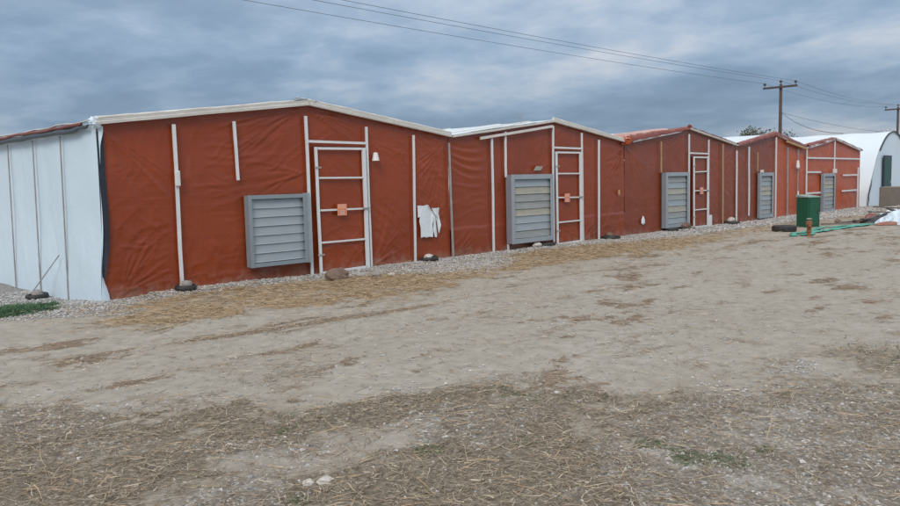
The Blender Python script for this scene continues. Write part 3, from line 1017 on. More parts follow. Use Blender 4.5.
batten(s1, 10.31, 0.0, 10.36, 2.46, 0.055)
batten(s1, 11.37, -0.02, 11.325, 2.33, 0.045, material='batten_grey')
door(s1, 8.01, 9.13, 2.20, 61, 'tarp1', 9.185, 2.58, sign_x=8.52, ridge_x=7.89)
louvre(s1, 6.64, 7.74, 0.26, 1.41, 7, ['slat_blue'], 0.12, 'steel', 'steel', 0.06, seed=1)
# tilted side channel at the right of the fan box, and two caps on its corners
MB().box((7.755, -0.165, 0.245), (7.835, -0.052, 1.425)).build('side_channel', 'steel_light', s1)
# lamp shade on the cloth right of the door
MB().lathe([(0.026, 0.15), (0.040, 0.145), (0.070, 0.0), (0.064, 0.0), (0.024, 0.11)], 14, (9.36, -0.105, 1.97)).build('lamp_shade', 'pvc', s1, smooth=False)
# torn white plastic
tp = empty_part('torn_plastic_patch', (10.6, -0.062, 0.8), s1)
for pts in ([(10.41, 1.11), (10.55, 1.10), (10.69, 1.115), (10.78, 1.02), (10.86, 0.94), (10.83, 0.86), (10.81, 0.72), (10.825, 0.60), (10.79, 0.47), (10.72, 0.485), (10.64, 0.465), (10.56, 0.49), (10.47, 0.48), (10.485, 0.66), (10.46, 0.80), (10.465, 0.89), (10.405, 0.875), (10.42, 1.0)],
            [(10.83, 0.91), (10.875, 0.93), (10.90, 0.72), (10.935, 0.52), (10.90, 0.46), (10.85, 0.475), (10.835, 0.62), (10.84, 0.76)],
            [(10.79, 1.045), (10.90, 1.04), (11.0, 1.05), (10.985, 0.92), (11.0, 0.80), (11.03, 0.70), (10.985, 0.53), (10.955, 0.62), (10.92, 0.74), (10.885, 0.90)]):
    y = -0.066 - 0.004 * random.random()
    MB().poly([(a, y - 0.012 * math.sin(i * 1.7), b) for i, (a, b) in enumerate(pts)], 0.006).build('plastic_strip', 'paper', tp)
MB().bar((10.665, -0.088, 1.085), (10.93, -0.088, 0.845), 0.012, 0.004).build('dark_tear', 'batten_grey', tp)
# white side wall
ys = np.linspace(-0.03, 16, 330)
zs = np.linspace(-0.28, 2.46, 70)
Y, Z = np.meshgrid(ys, zs, indexing='ij')
D = 0.05 * (fbm(Y * 0.9, Z * 0.8, 501) - 0.5) + 0.012 * (fbm(Y * 4, Z * 1.5, 507) - 0.5)
ws = []
for i in range(70):
    y_ = rs.uniform(0, 9); z_ = rs.uniform(0.0, 2.3); an = rs.uniform(1.1, 2.0)
    L = rs.uniform(0.3, 1.1)
    ws.append((y_, z_, y_ + L * math.cos(an), z_ + L * math.sin(an), rs.uniform(0.02, 0.05), rs.uniform(-0.008, 0.012), rs.uniform(-.05, .05)))
ws += fan(rs, 0.05, 0.0, 60, 115, 7, 0.6, 1.5, 0.03, 0.018)
D += wrinkle_field(Y, Z, ws)
D *= sstep(-0.02, 0.5, Y)
flare = 0.07 * (1 - sstep(0.0, 1.3, Z)) * (1 - sstep(0.0, 6, Y) * 0.5)
X = 4.40 - D - flare + 0.03 * (1 - sstep(0, 0.3, Y)) * sstep(1.5, 2.4, Z)
sheet('side_sheet', np.stack([X, Y, Z], -1), 'white_sheet', s1)
# white flap folded round the corner, navy plastic behind it
zz = np.linspace(-0.12, 2.44, 40)
uu = np.linspace(0, 1, 8)
U, Z = np.meshgrid(uu, zz, indexing='ij')
wfl = 0.10 * (1 - sstep(0.0, 0.45, Z)) + 0.012 + 0.05 * sstep(2.15, 2.4, Z)
fl = 0.07 * (1 - sstep(0.0, 1.3, Z))
sheet('corner_flap', np.stack([4.395 - fl + 0.03 * sstep(1.5, 2.4, Z) + U * wfl, -0.045 - 0.012 * np.sin(U * 3 + Z * 5), Z], -1), 'white_sheet', s1)
wn_ = 0.075 * sstep(0.1, 0.9, Z) + 0.03
sheet('corner_strip', np.stack([4.39 - fl * 0.6 + U * wn_, -0.036 - 0.010 * np.cos(U * 4 + Z * 3), np.minimum(Z, 2.36)], -1), 'navy', s1)
for y_ in (1.22, 2.42, 3.67, 4.92, 6.2, 7.5, 8.8):
    MB().bar((4.33, y_ + 0.03, -0.1), (4.345, y_ - 0.03, 2.37), 0.022, 0.016, (-1, 0, 0)).build('side_batten', 'batten_brown', s1)
# rolled sheets along the eaves of the side wall
lumpy(s1, 'rolled_side_sheet', [(4.33, 0.12, 2.43), (4.30, 1.0, 2.425), (4.28, 3.0, 2.415), (4.28, 6.0, 2.41), (4.28, 12, 2.41)], lambda t: 0.020 + 0.016 * min(1, t * 9), 'roll', 0.22, 4, (1, 1.1), 9, 7)
lumpy(s1, 'rolled_red_tarp', [(4.31, 0.25, 2.475), (4.28, 1.5, 2.475), (4.26, 4.0, 2.475), (4.26, 12, 2.475)], 0.026, 'tarp_edge', 0.35, 9, (1, 0.9), 9, 9)
lumpy(s1, 'eave_edge', [(4.33, -0.06, 2.52), (4.30, 3.0, 2.51), (4.30, 12, 2.51)], 0.020, 'cream', 0.2, 12, (1.6, 0.55), 8, 10)


def crumple(parent, c, r, material, seed, sx=1, sy=1, sz=1, name='crumpled_sheet'):
    V, Fs = [], []
    nu, nv = 12, 8
    for i in range(nv + 1):
        th = math.pi * i / nv
        for k in range(nu):
            ph = 2 * math.pi * k / nu
            q = r * (0.62 + 0.7 * float(_hash(np.array(k * 7 + 1), np.array(i * 13 + 2), seed))) if 0 < i < nv else r * 0.8
            V.append((c[0] + q * sx * math.sin(th) * math.cos(ph), c[1] + q * sy * math.sin(th) * math.sin(ph), c[2] + q * sz * math.cos(th)))
    for i in range(nv):
        for k in range(nu):
            Fs.append((i * nu + k, i * nu + (k + 1) % nu, (i + 1) * nu + (k + 1) % nu, (i + 1) * nu + k))
    return MB().add(V, Fs).build(name, material, parent)


crumple(s1, (7.80, -0.07, 2.985), 0.055, 'silver', 3, 3.0, 1.0, 0.7)
crumple(s1, (8.06, -0.07, 2.965), 0.045, 'silver', 8, 2.6, 1.0, 0.7)
crumple(s1, (4.37, -0.06, 2.49), 0.06, 'white_sheet', 5, 1.3, 1.2, 1.3)

# ---- shed 2
s2 = empty('tarp_shed', (14.7, 0, 0), 'second red tarp shed, white roof showing, beige-streaked fan shutter beside its door', 'shed', 'row of gabled tarp sheds')
xl, xp, xr = HOUSES[1]
W = [(11.40, 2.26, 12.45, 2.18, 0.035, 0.02, 0.06), (11.40, 2.12, 12.5, 2.00, 0.035, 0.022, 0.08), (11.42, 2.00, 12.55, 1.80, 0.04, 0.022, 0.10), (11.42, 1.85, 12.4, 1.62, 0.035, 0.018, 0.10), (11.42, 1.55, 12.5, 1.45, 0.03, 0.014, 0.06)]
W += fan(rs, 17.80, 2.36, 200, 250, 8, 0.7, 1.6, 0.035, 0.022, -0.08) + fan(rs, 15.95, 0.02, 15, 60, 7, 0.5, 1.5, 0.035, 0.02) + fan(rs, 16.65, 0.02, 15, 55, 6, 0.6, 1.4, 0.035, 0.022)
W += fan(rs, 14.65, 2.74, 200, 245, 5, 0.6, 1.2, 0.03, 0.014) + fan(rs, 14.85, 2.75, -60, -15, 4, 0.5, 0.9, 0.03, 0.015) + fan(rs, 15.95, 2.4, -60, -20, 5, 0.5, 1.0, 0.03, 0.015) + fan(rs, 11.5, 0.05, 10, 60, 5, 0.4, 0.8, 0.03, 0.015)
tarp_wall(s2, 'front_tarp', 'tarp2', 11.355, 17.88, topf(1), W, [12.62, 13.07, 14.76, 15.88, 16.62], 0.028, 211, seam=0.60)
roof(s2, xl, xp, xr, ZE, ZP, 41)
rake(s2, (11.42, 2.44), (14.74, 2.865), seed=13, h=0.05, roll=0)
for y_, w_, m_ in ((0.55, 0.09, 'cream'), (1.5, 0.12, 'batten'), (3.2, 0.12, 'cream'), (5.6, 0.14, 'batten')):
    MB().bar((11.6, y_, 2.535), (14.66, y_, 2.925), w_, 0.022, (0, 0, 1)).build('roof_batten', m_, s2)
rake(s2, (14.76, 2.875), (17.82, 2.46), seed=15, h=0.08, roll=0.020, roll_mat='cream')
batten(s2, 12.22, 2.44, 14.70, 2.77, 0.065, 0.03, -0.10, 'cream', 'fascia_strip')
batten(s2, 12.62, 0.0, 12.62, 2.45, 0.062)
batten(s2, 13.06, 1.62, 13.07, 2.60, 0.062)
batten(s2, 13.10, -0.03, 13.09, 0.16, 0.05, name='fan_leg')
batten(s2, 14.74, -0.03, 14.76, 2.78, 0.065)
batten(s2, 16.61, 0.0, 16.63, 2.50, 0.07)
door(s2, 14.80, 15.82, 2.19, 71, 'tarp2', 15.89, 2.65, sign_x=15.18, ridge_x=14.77)
louvre(s2, 13.07, 14.55, 0.17, 1.67, 8, ['slat_blue', 'slat_dust', 'slat_grey', 'slat_grey', 'slat_dust', 'slat_blue', 'slat_blue', 'slat_grey'], 0.15, 'steel_light', 'steel_mauve', 0.10, seed=2)
MB().poly([(14.03, -0.062, 1.76), (14.28, -0.062, 1.76), (14.36, -0.072, 1.85), (14.12, -0.072, 1.86)], 0.006).build('cloth_patch', 'slat_dust', s2)
MB().lathe([(0.02, 0), (0.045, 0.05), (0.04, 0.13), (0.015, 0.15)], 8, (17.55, -0.06, 1.09), 1, 0.3).build('cloth_patch', 'lumber', s2)
crumple(s2, (17.88, -0.08, 2.50), 0.15, 'tarp4', 21, 1.25, 0.8, 0.75, 'gathered_tarp')
MB().tube([(13.62, -0.05, 2.80), (13.60, -0.05, 2.92), (13.66, -0.05, 2.97)], 0.008, 5).build('wire_end', 'batten_grey', s2)
MB().tube([(13.60, -0.05, 2.90), (13.48, -0.05, 3.02)], 0.006, 5).build('wire_end', 'batten_grey', s2)

# ---- shed 3
s3 = empty('tarp_shed', (21.2, 0, 0), 'third shed in brownish red tarp with gathered red cloth along its left roof edge', 'shed', 'row of gabled tarp sheds')
xl, xp, xr = HOUSES[2]
W = fan(rs, 18.0, 2.36, -65, -25, 6, 0.7, 1.5, 0.035, 0.02) + fan(rs, 21.1, 2.78, 225, 258, 6, 0.8, 1.7, 0.035, 0.022) + fan(rs, 21.1, 2.75, 190, 220, 4, 0.8, 1.5, 0.035, 0.018, 0.05) + \
    fan(rs, 24.28, 2.33, 200, 250, 8, 0.6, 1.5, 0.035, 0.02) + fan(rs, 18.05, 1.2, -80, -30, 5, 0.6, 1.2, 0.03, 0.014) + fan(rs, 22.5, 2.4, -60, -20, 4, 0.5, 0.9, 0.03, 0.014) + fan(rs, 19.3, 0.3, 60, 130, 5, 0.6, 1.1, 0.03, 0.013)
tarp_wall(s3, 'front_tarp', 'tarp3', 17.90, 24.40, topf(2), W, [19.68, 21.25, 22.44, 23.43, 24.4], 0.036, 311)
roof(s3, xl, xp, xr, ZE, ZP, 51)
rake(s3, (18.15, 2.47), (20.7, 2.80), 'batten', seed=23, h=0.055, roll=0)
rake(s3, (21.24, 2.90), (24.3, 2.48), 'cream', seed=25, h=0.05, roll=0.03, roll_mat='tarp_edge', lump=0.6)
draped(s3, (17.95, 2.51), (21.24, 2.945), 33, 'tarp_edge', -0.12, 0.30, 0.13, 0.05)
draped(s3, (17.98, 2.56), (20.6, 2.89), 37, 'tarp_pink', 0.2, 1.4, 0.13, 0.05)
crumple(s3, (21.22, -0.09, 2.985), 0.06, 'tarp_edge', 27, 1.4, 0.8, 0.8, 'gathered_tarp')
batten(s3, 19.67, 1.66, 19.67, 2.52, 0.05, material='lumber')
batten(s3, 21.25, -0.04, 21.25, 2.76, 0.07)
batten(s3, 23.44, 0.05, 23.41, 2.52, 0.07, material='lumber')
batten(s3, 24.40, 0.0, 24.39, 2.32, 0.08)
door(s3, 21.44, 22.38, 2.12, 81, 'tarp3', 22.44, 2.62, sign_x=21.88, ridge_x=21.26)
MB().box((22.44, -0.12, 0.02), (22.60, -0.085, 0.36)).build('door_patch', 'pvc', s3)
louvre(s3, 19.71, 21.02, 0.12, 1.66, 8, ['slat_grey', 'slat_blue', 'slat_dust', 'slat_grey', 'slat_blue', 'slat_dust', 'slat_grey', 'slat_blue'], 0.13, 'steel_light', 'steel', 0.10, seed=3)
MB().lathe([(0.01, 0), (0.09, 0.04), (0.085, 0.13), (0.03, 0.22), (0.012, 0.24)], 10, (18.72, -0.06, 0.27), 1, 0.25).build('cloth_patch', 'paper', s3)

# ---- shed 4
s4 = empty('tarp_shed', (27.4, 0, 0), 'fourth shed, left half brownish red and right half brighter orange, raw timber at the eave', 'shed', 'row of gabled tarp sheds')
xl, xp, xr = HOUSES[3]
W = fan(rs, 24.5, 2.33, -65, -25, 6, 0.7, 1.5, 0.035, 0.02) + fan(rs, 27.3, 2.7, 215, 258, 6, 0.8, 1.6, 0.035, 0.018)
tarp_wall(s4, 'front_tarp', 'tarp3', 24.38, 27.47, topf(3), W, [25.3, 26.0, 27.46], 0.042, 411)
W = fan(rs, 27.6, 2.7, -75, -35, 5, 0.7, 1.5, 0.035, 0.016) + fan(rs, 30.1, 2.3, 215, 258, 5, 0.7, 1.4, 0.035, 0.018)
tarp_wall(s4, 'front_tarp', 'tarp4', 27.475, 30.22, topf(3), W, [28.5, 29.45, 30.2], 0.042, 431)
roof(s4, xl, xp, xr, ZE, ZP, 61)
rake(s4, (24.5, 2.48), (26.6, 2.78), 'batten', seed=33, h=0.05, roll=0)
draped(s4, (24.45, 2.50), (27.46, 2.94), 43, 'tarp_edge', -0.12, 0.30, 0.06, 0.08)
draped(s4, (27.45, 2.94), (30.12, 2.52), 47, 'tarp_edge', -0.12, 0.30, 0.08, 0.08)
rake(s4, (27.48, 2.88), (28.35, 2.73), 'cream', seed=35, h=0.05, roll=0)
batten(s4, 28.25, 2.68, 30.12, 2.44, 0.085, 0.06, -0.13, 'lumber', 'eave_timber')
batten(s4, 25.33, 0.20, 25.29, 2.46, 0.08)
batten(s4, 25.97, 1.66, 25.97, 2.28, 0.05, material='lumber')
batten(s4, 27.48, 0.0, 27.47, 2.82, 0.09)
batten(s4, 28.52, 0.02, 28.49, 2.48, 0.075, material='batten_grey')
batten(s4, 29.46, 0.1, 29.44, 2.44, 0.05, material='batten_grey')
MB().lathe([(0.03, 0.30), (0.05, 0.28), (0.085, 0.05), (0.05, 0.0)], 10, (29.25, -0.13, 1.72), 1, 0.8).build('lamp_shade', 'pvc', s4)
louvre(s4, 26.0, 27.12, 0.08, 1.60, 8, ['slat_grey', 'slat_blue', 'slat_dust', 'slat_dust', 'slat_blue', 'slat_grey', 'slat_blue'], 0.075, 'steel_light', 'steel', 0.11, seed=4)
MB().box((26.10, -0.17, 1.61), (26.22, -0.1, 1.70)).build('fan_bracket', 'pvc', s4)

# ---- shed 5
s5 = empty('tarp_shed', (33.2, 0, 0), 'farthest red shed, orange tarp crossed by white horizontal battens, no door', 'shed', 'row of gabled tarp sheds')
xl, xp, xr = HOUSES[4]
W = fan(rs, 30.4, 2.35, -65, -25, 5, 0.7, 1.5, 0.035, 0.016) + fan(rs, 36.3, 2.3, 200, 250, 5, 0.7, 1.4, 0.035, 0.018) + fan(rs, 33.2, 2.7, 200, 340, 6, 0.7, 1.5, 0.035, 0.013)
tarp_wall(s5, 'front_tarp', 'tarp4', 30.22, 36.45, topf(4), W, [30.3, 33.2, 35.98], 0.045, 511)
roof(s5, xl, xp, xr, ZE, ZP, 71)
rake(s5, (30.45, 2.48), (33.15, 2.84), 'batten', seed=43, h=0.07, roll=0)
rake(s5, (33.25, 2.84), (36.35, 2.42), 'batten', seed=45, h=0.07, roll=0)
draped(s5, (30.35, 2.53), (33.2, 2.91), 53, 'tarp_edge', -0.11, 0.35, 0.11, 0.05)
draped(s5, (33.2, 2.91), (36.46, 2.48), 57, 'tarp_edge', -0.11, 0.35, 0.05, 0.06)
batten(s5, 30.28, 0.0, 30.28, 2.46, 0.10)
batten(s5, 33.20, 1.60, 33.20, 2.80, 0.09)
batten(s5, 35.97, -0.05, 35.98, 1.74, 0.13, 0.03, -0.09)
batten(s5, 30.35, 2.12, 33.14, 2.11, 0.07, name='cross_batten')
batten(s5, 33.26, 2.11, 36.2, 2.10, 0.07, name='cross_batten')
batten(s5, 30.35, 1.59, 31.72, 1.58, 0.07, name='cross_batten')
batten(s5, 30.35, 0.80, 31.72, 0.79, 0.07, name='cross_batten')
batten(s5, 34.2, 1.43, 35.9, 1.43, 0.075, name='cross_batten')
batten(s5, 34.1, 0.79, 35.9, 0.79, 0.075, name='cross_batten')
louvre(s5, 31.78, 33.06, 0.04, 1.52, 8, ['slat_grey', 'slat_dust', 'slat_dust', 'slat_blue', 'slat_dust', 'slat_grey', 'slat_blue'], 0.10, 'steel_light', 'steel', 0.11, seed=5)
MB().box((32.92, -0.2, 1.535), (33.10, -0.1, 1.70)).build('fan_bracket', 'pvc', s5)
Y, Z = np.meshgrid(np.linspace(0, 12, 60), np.linspace(-0.15, 2.46, 24), indexing='ij')
sheet('side_sheet', np.stack([36.46 + 0.06 * (fbm(Y, Z, 77) - 0.5) + 0.03 * sstep(0, 1, Y), Y, Z], -1), 'tarp4', s5)

# ---- white plastic tunnel beyond the sheds
tn = empty('plastic_tunnel', (41, 0, 0), 'long white plastic tunnel with rounded roof and dark teal door beyond the red sheds', 'greenhouse')
half = [(37.40, -0.15), (37.72, 0.72), (38.12, 1.28), (38.55, 1.95), (39.02, 2.50), (39.65, 2.97), (40.3, 3.27), (41.05, 3.42)]
prof = half + [(82.1 - x, z) for x, z in half[-2::-1]]
pr = []
for (a, b) in zip(prof[:-1], prof[1:]):
    for k in range(5):
        pr.append((a[0] + (b[0] - a[0]) * k / 5, a[1] + (b[1] - a[1]) * k / 5))
pr.append(prof[-1])
pr = np.array(pr)
for _ in range(3):
    pr[1:-1] = (pr[:-2] + 2 * pr[1:-1] + pr[2:]) / 4
ys = np.linspace(0, 34, 137)
PX = np.repeat(pr[:, 0][:, None], len(ys), 1); PZ = np.repeat(pr[:, 1][:, None], len(ys), 1); PY = np.repeat(ys[None, :], len(pr), 0)
bul = 0.018 * np.cos(PY * 2 * math.pi / 1.7) + 0.03 * (fbm(PY * 0.8, PX * 0.9, 91) - 0.5)
PX2 = PX + bul * np.sign(PX - 41.05) * np.clip(np.abs(PX - 41.05) / 3, 0, 1); PZ2 = PZ + bul * (PZ > 1)
sheet('tunnel_sheet', np.stack([PX2, PY, PZ2], -1), 'roof_sheet', tn)
# end wall
nz = 20
EX, EZ, EY = [], [], []
for (x, zt) in pr:
    zc_ = np.linspace(-0.15, zt, nz)
    EX.append(np.full(nz, x)); EZ.append(zc_)
EX = np.array(EX); EZ = np.array(EZ)
sheet('end_sheet', np.stack([EX, -0.005 - 0.05 * (fbm(EX * 0.9, EZ * 0.8, 95) - 0.5) - 0.02 * (fbm(EX * 3, EZ, 98) - 0.5), EZ], -1), 'white_sheet', tn)
arch = [(x, -0.05, z + 0.01) for x, z in pr if z > 2.45]
MB().tube(arch, 0.032, 7).build('arch_trim', 'navy', tn, smooth=True)
MB().poly([(37.36, -0.09, 0.0), (37.48, -0.10, 0.32), (37.52, -0.09, 0.55), (37.80, -0.09, 0.95), (37.90, -0.08, 1.22), (37.72, -0.09, 0.96), (37.44, -0.10, 0.66), (37.40, -0.10, 0.45), (37.32, -0.09, 0.02)], 0.012).build('torn_edge', 'navy', tn)
dr = MB().box((39.48, -0.14, 0.0), (40.42, -0.08, 2.19)).build('door', 'teal_door', tn, bevel=0.01)
f = MB()
for a, b in (((39.40, 0.0), (39.475, 2.27)), ((40.425, 0.0), (40.5, 2.27)), ((39.475, 2.195), (40.425, 2.27))):
    f.box((a[0], -0.13, a[1]), (b[0], -0.075, b[1]))
f.build('door_frame', 'navy', dr)
MB().box((40.28, -0.17, 1.0), (40.32, -0.142, 1.14)).build('handle', 'steel_light', dr)


# ------------------------------------------------------------------ stones, pans and other small things in front of the sheds
def rock_mesh(r, seed, sx=1, sy=1, sz=0.7, nu=11, nv=7, rough=0.38):
    V, Fs = [], []
    for i in range(nv + 1):
        th = math.pi * i / nv
        for k in range(nu):
            ph = 2 * math.pi * k / nu
            x, y, z = math.sin(th) * math.cos(ph), math.sin(th) * math.sin(ph), math.cos(th)
            q = r * (1 + rough * (float(fbm(x * 1.4 + seed * 3.1 + 5, y * 1.4 + z * 1.9 + seed, 7, 3)) - 0.5) * 2)
            V.append((q * x * sx, q * y * sy, q * z * sz))
    for i in range(nv):
        for k in range(nu):
            Fs.append((i * nu + k, (i + 1) * nu + k, (i + 1) * nu + (k + 1) % nu, i * nu + (k + 1) % nu))
    return V, Fs


def rock(name, x, y, r, material, label, seed, sx=1, sy=1, sz=0.7, z=None, rz=0.0, cat='stone', group=None, rough=0.38):
    V, Fs = rock_mesh(r, seed, sx, sy, sz, rough=rough)
    jr = random.Random(seed)
    V = [tuple(c_ * (1 + jr.uniform(-0.07, 0.07)) for c_ in v) for v in V]
    zb = min(v[2] for v in V)
    base = float(gz(x, y)) - 0.015 if z is None else z
    R = Matrix.Rotation(rz, 3, 'Z')
    V = [R @ Vector(v) + Vector((x, y, base - zb)) for v in V]
    o = MB().add(V, Fs).build(name, material, None, smooth=False, origin=(x, y, base))
    import bmesh
    bm = bmesh.new(); bm.from_mesh(o.data)
    bmesh.ops.remove_doubles(bm, verts=bm.verts, dist=1e-4)
    bm.to_mesh(o.data); bm.free()
    return tag(o, label, cat, group)


def pan(x, y, r, label, seed, group='black rubber weights along the sheds'):
    z = float(gz(x, y)) - 0.008
    m = MB()
    prof = [(r * 0.60, 0.0), (r * 0.88, 0.0), (r * 0.99, 0.022), (r * 1.0, 0.05), (r * 0.93, 0.082), (r * 0.80, 0.088), (r * 0.70, 0.07), (r * 0.64, 0.045), (r * 0.60, 0.02)]
    n = 22
    V, Fs = [], []
    for i, (rr, zz) in enumerate(prof):
        for k in range(n):
            t = 2 * math.pi * k / n
            q = rr * (1 + 0.05 * math.sin(2 * t + seed))
            V.append((x + q * math.cos(t), y + q * math.sin(t) * 0.9, z + zz * (1 + 0.12 * math.sin(t + seed))))
    p = len(prof)
    for i in range(p):
        for k in range(n):
            Fs.append((i * n + k, i * n + (k + 1) % n, ((i + 1) % p) * n + (k + 1) % n, ((i + 1) % p) * n + k))
    m.add(V, Fs)
    o = m.build('rubber_ring', 'rubber', None, smooth=True, origin=(x, y, z))
    tag(o, label, 'rubber ring', group)
    return z


PANS = [(5.50, -0.20, 0.165, 'black rubber ring under the switch-box batten near the white corner', 'flat grey stone in the rubber ring nearest the white corner', 'stone', 0.115),
        (4.08, 1.85, 0.165, 'black rubber ring on gravel beside the white side wall', 'grey stone in the rubber ring beside the white side wall', 'stone', 0.10),
        (10.55, -0.20, 0.19, 'black rubber ring below the torn white plastic patch', 'pale stone in the rubber ring below the torn white patch', 'pale_stone', 0.10),
        (14.35, -0.15, 0.22, 'black rubber ring tucked under the second fan shutter', None, 'stone', 0.10),
        (16.95, -0.18, 0.26, 'black rubber ring right of the second door', 'brownish stone in the rubber ring right of the second door', 'boulder', 0.13),
        (20.05, -0.14, 0.24, 'black rubber ring tucked under the third fan shutter', None, 'stone', 0.10),
        (23.75, -0.22, 0.27, 'black rubber ring with white lump beside the third valley batten', 'white lump in the rubber ring beside the third valley batten', 'pale_stone', 0.17)]
for i, (x, y, r, lb, lb2, mt, rr) in enumerate(PANS):
    z = pan(x, y, r, lb, i)
    if lb2:
        rock('stone', x + 0.01, y + 0.02, rr * 0.82, mt, lb2, i + 3, 1.15, 0.95, 0.62, z=z + 0.03, cat='stone', group='stones in the rubber rings')
rock('boulder', 7.72, -0.98, 0.19, 'boulder', 'reddish brown boulder lying before the nearest door', 40, 1.3, 0.95, 0.72, z=float(gz(7.72, -0.98)) - 0.07, rz=0.4, cat='boulder')
rock('stone', 8.35, -1.22, 0.075, 'stone', 'small grey stone right of the boulder before the nearest door', 41, 1.2, 0.9, 0.65)
rock('stone', 8.62, -1.30, 0.055, 'pale_stone', 'small pale stone farther right of the boulder on gravel', 42, 1.3, 0.9, 0.55)
rock('stone', 13.95, -0.20, 0.10, 'pale_stone', 'pale stone left of the rubber ring under the second fan shutter', 43, 1.4, 0.9, 0.6)
rock('stone', 20.75, -0.22, 0.16, 'boulder', 'tan brown stone right of the ring under the third fan shutter', 44, 1.3, 0.9, 0.7)
rock('stone', 21.05, -0.28, 0.08, 'stone', 'small grey stone beside the tan one below the third shutter', 45, 1.3, 0.9, 0.6)
rock('stone', 2.265, -7.90, 0.028, 'pale_stone', 'left of two white stones in foreground weeds', 46, 1.2, 1.0, 0.7, group='white foreground stones')
rock('stone', 2.335, -7.955, 0.038, 'pale_stone', 'right and larger of two white stones in foreground weeds', 47, 1.4, 0.9, 0.6, group='white foreground stones')
tag(MB().tube([(4.02, 1.95, -0.03), (4.17, 1.70, 0.28), (4.31, 1.46, 0.58)], 0.009, 6).build('stick', 'batten_grey', None, origin=(4.06, 1.75, 0)),
    'thin grey stick leaning on the white side wall', 'stick')

# green utility box
BX, BY = 23.55, -2.60
bz = float(gz(BX, BY)) - 0.02
bin_ = empty('utility_box', (BX, BY, bz), 'dark green metal utility box with grey-green lid standing in the yard', 'utility box')
Rz = Matrix.Rotation(math.radians(-22), 3, 'Z')
c = (BX, BY, bz)
MB().box((-0.23, -0.21, 0.0), (0.23, 0.21, 0.87), Rz, c).build('body', 'green_paint', bin_, bevel=0.012)
lid = MB()
V = [(-0.25, -0.23, 0.872), (0.25, -0.23, 0.872), (0.25, 0.23, 0.89), (-0.25, 0.23, 0.89), (-0.245, -0.225, 0.90), (0.245, -0.225, 0.90), (0.245, 0.225, 0.955), (-0.245, 0.225, 0.955)]
lid.add([Rz @ Vector(p) + Vector(c) for p in V], [(0, 3, 2, 1), (4, 5, 6, 7), (0, 1, 5, 4), (1, 2, 6, 5), (2, 3, 7, 6), (3, 0, 4, 7)])
lid.build('lid', 'green_lid', bin_, bevel=0.006)
dm = MB().box((-0.19, -0.223, 0.07), (0.19, -0.212, 0.83), Rz, c).build('door', 'green_paint', bin_, bevel=0.004)
MB().box((0.12, -0.24, 0.42), (0.145, -0.224, 0.52), Rz, c).build('handle', 'dark', dm)
MB().tube([(BX - 0.05, BY + 0.27, bz + 0.5), (BX - 0.05, BY + 0.27, bz + 1.06)], 0.02, 8).build('conduit', 'pvc', bin_)

# tyre lying flat next to it
TX, TY = 21.45, -2.75
tz = float(gz(TX, TY)) - 0.01
prof = [(0.17, 0.03), (0.20, 0.0), (0.28, 0.0), (0.315, 0.03), (0.32, 0.085), (0.315, 0.14), (0.28, 0.17), (0.20, 0.17), (0.17, 0.14), (0.165, 0.085)]
V, Fs = [], []
n = 36
for i, (rr, zz) in enumerate(prof):
    for k in range(n):
        t = 2 * math.pi * k / n
        q = rr * (0.965 if (k % 2 and i in (3, 4, 5)) else 1)
        V.append((TX + q * math.cos(t), TY + q * math.sin(t), tz + zz))
for i in range(len(prof)):
    for k in range(n):
        j = (i + 1) % len(prof)
        Fs.append((i * n + k, i * n + (k + 1) % n, j * n + (k + 1) % n, j * n + k))
tag(MB().add(V, Fs).build('tyre', 'rubber', None, origin=(TX, TY, tz)), 'black tyre lying flat left of the green utility box', 'tyre')

# rusty standpipe
HX, HY = 19.75, -4.02
hz = float(gz(HX, HY)) - 0.02
hy = empty('standpipe', (HX, HY, hz), 'rusty iron standpipe in front of the green utility box', 'standpipe')
MB().lathe([(0.085, 0), (0.085, 0.03), (0.05, 0.04), (0.048, 0.12), (0.062, 0.13), (0.062, 0.16), (0.052, 0.17), (0.058, 0.30), (0.078, 0.32), (0.075, 0.38), (0.04, 0.41)], 12, (HX, HY, hz)).build('pipe', 'rust', hy)
MB().tube([(HX - 0.01, HY, hz + 0.27), (HX - 0.09, HY - 0.05, hz + 0.29), (HX - 0.12, HY - 0.07, hz + 0.26)], 0.03, 8).build('outlet', 'rust', hy)
MB().tube([(HX + 0.01, HY, hz + 0.25), (HX + 0.10, HY - 0.02, hz + 0.26)], 0.028, 8).build('outlet', 'rust', hy)
MB().lathe([(0.02, 0.40), (0.02, 0.44), (0.065, 0.445), (0.065, 0.465), (0.015, 0.475)], 10, (HX, HY, hz)).build('valve_wheel', 'stone', hy)

# turquoise flat hoses
HOSES = [([(19.9, -3.95), (20.9, -3.6), (22.0, -3.7), (23.2, -3.62), (24.4, -3.85)], 0.085, 'broadest turquoise hose, starting at the rusty standpipe'),
         ([(19.6, -3.65), (20.6, -3.25), (21.6, -3.30), (22.9, -3.15), (24.2, -3.38), (25.4, -3.80)], 0.065, 'turquoise hose passing just behind the rusty standpipe'),
         ([(22.6, -3.62), (23.6, -3.78), (24.6, -4.02), (25.5, -4.05), (26.2, -4.25)], 0.06, 'turquoise hose running on toward the debris and white sheet')]
for i, (pts, w, lb) in enumerate(HOSES):
    P = []
    for a, b in zip(pts[:-1], pts[1:]):
        for k in range(9):
            s = k / 9
            x = a[0] + (b[0] - a[0]) * s; y = a[1] + (b[1] - a[1]) * s
            y += 0.38 * (float(fbm(x * 1.9, i * 3.0, 610 + i)) - 0.5)
            P.append((x, y, float(gz(x, y)) + 0.022 + 0.02 * float(vnoise(x * 3, i, 620))))
    o = MB().tube(P, w, 8, True, 0.6, i * 5, (1.15, 0.22)).build('hose', 'hose', None, smooth=True, origin=P[0])
    tag(o, lb, 'hose', 'turquoise hoses on the ground')

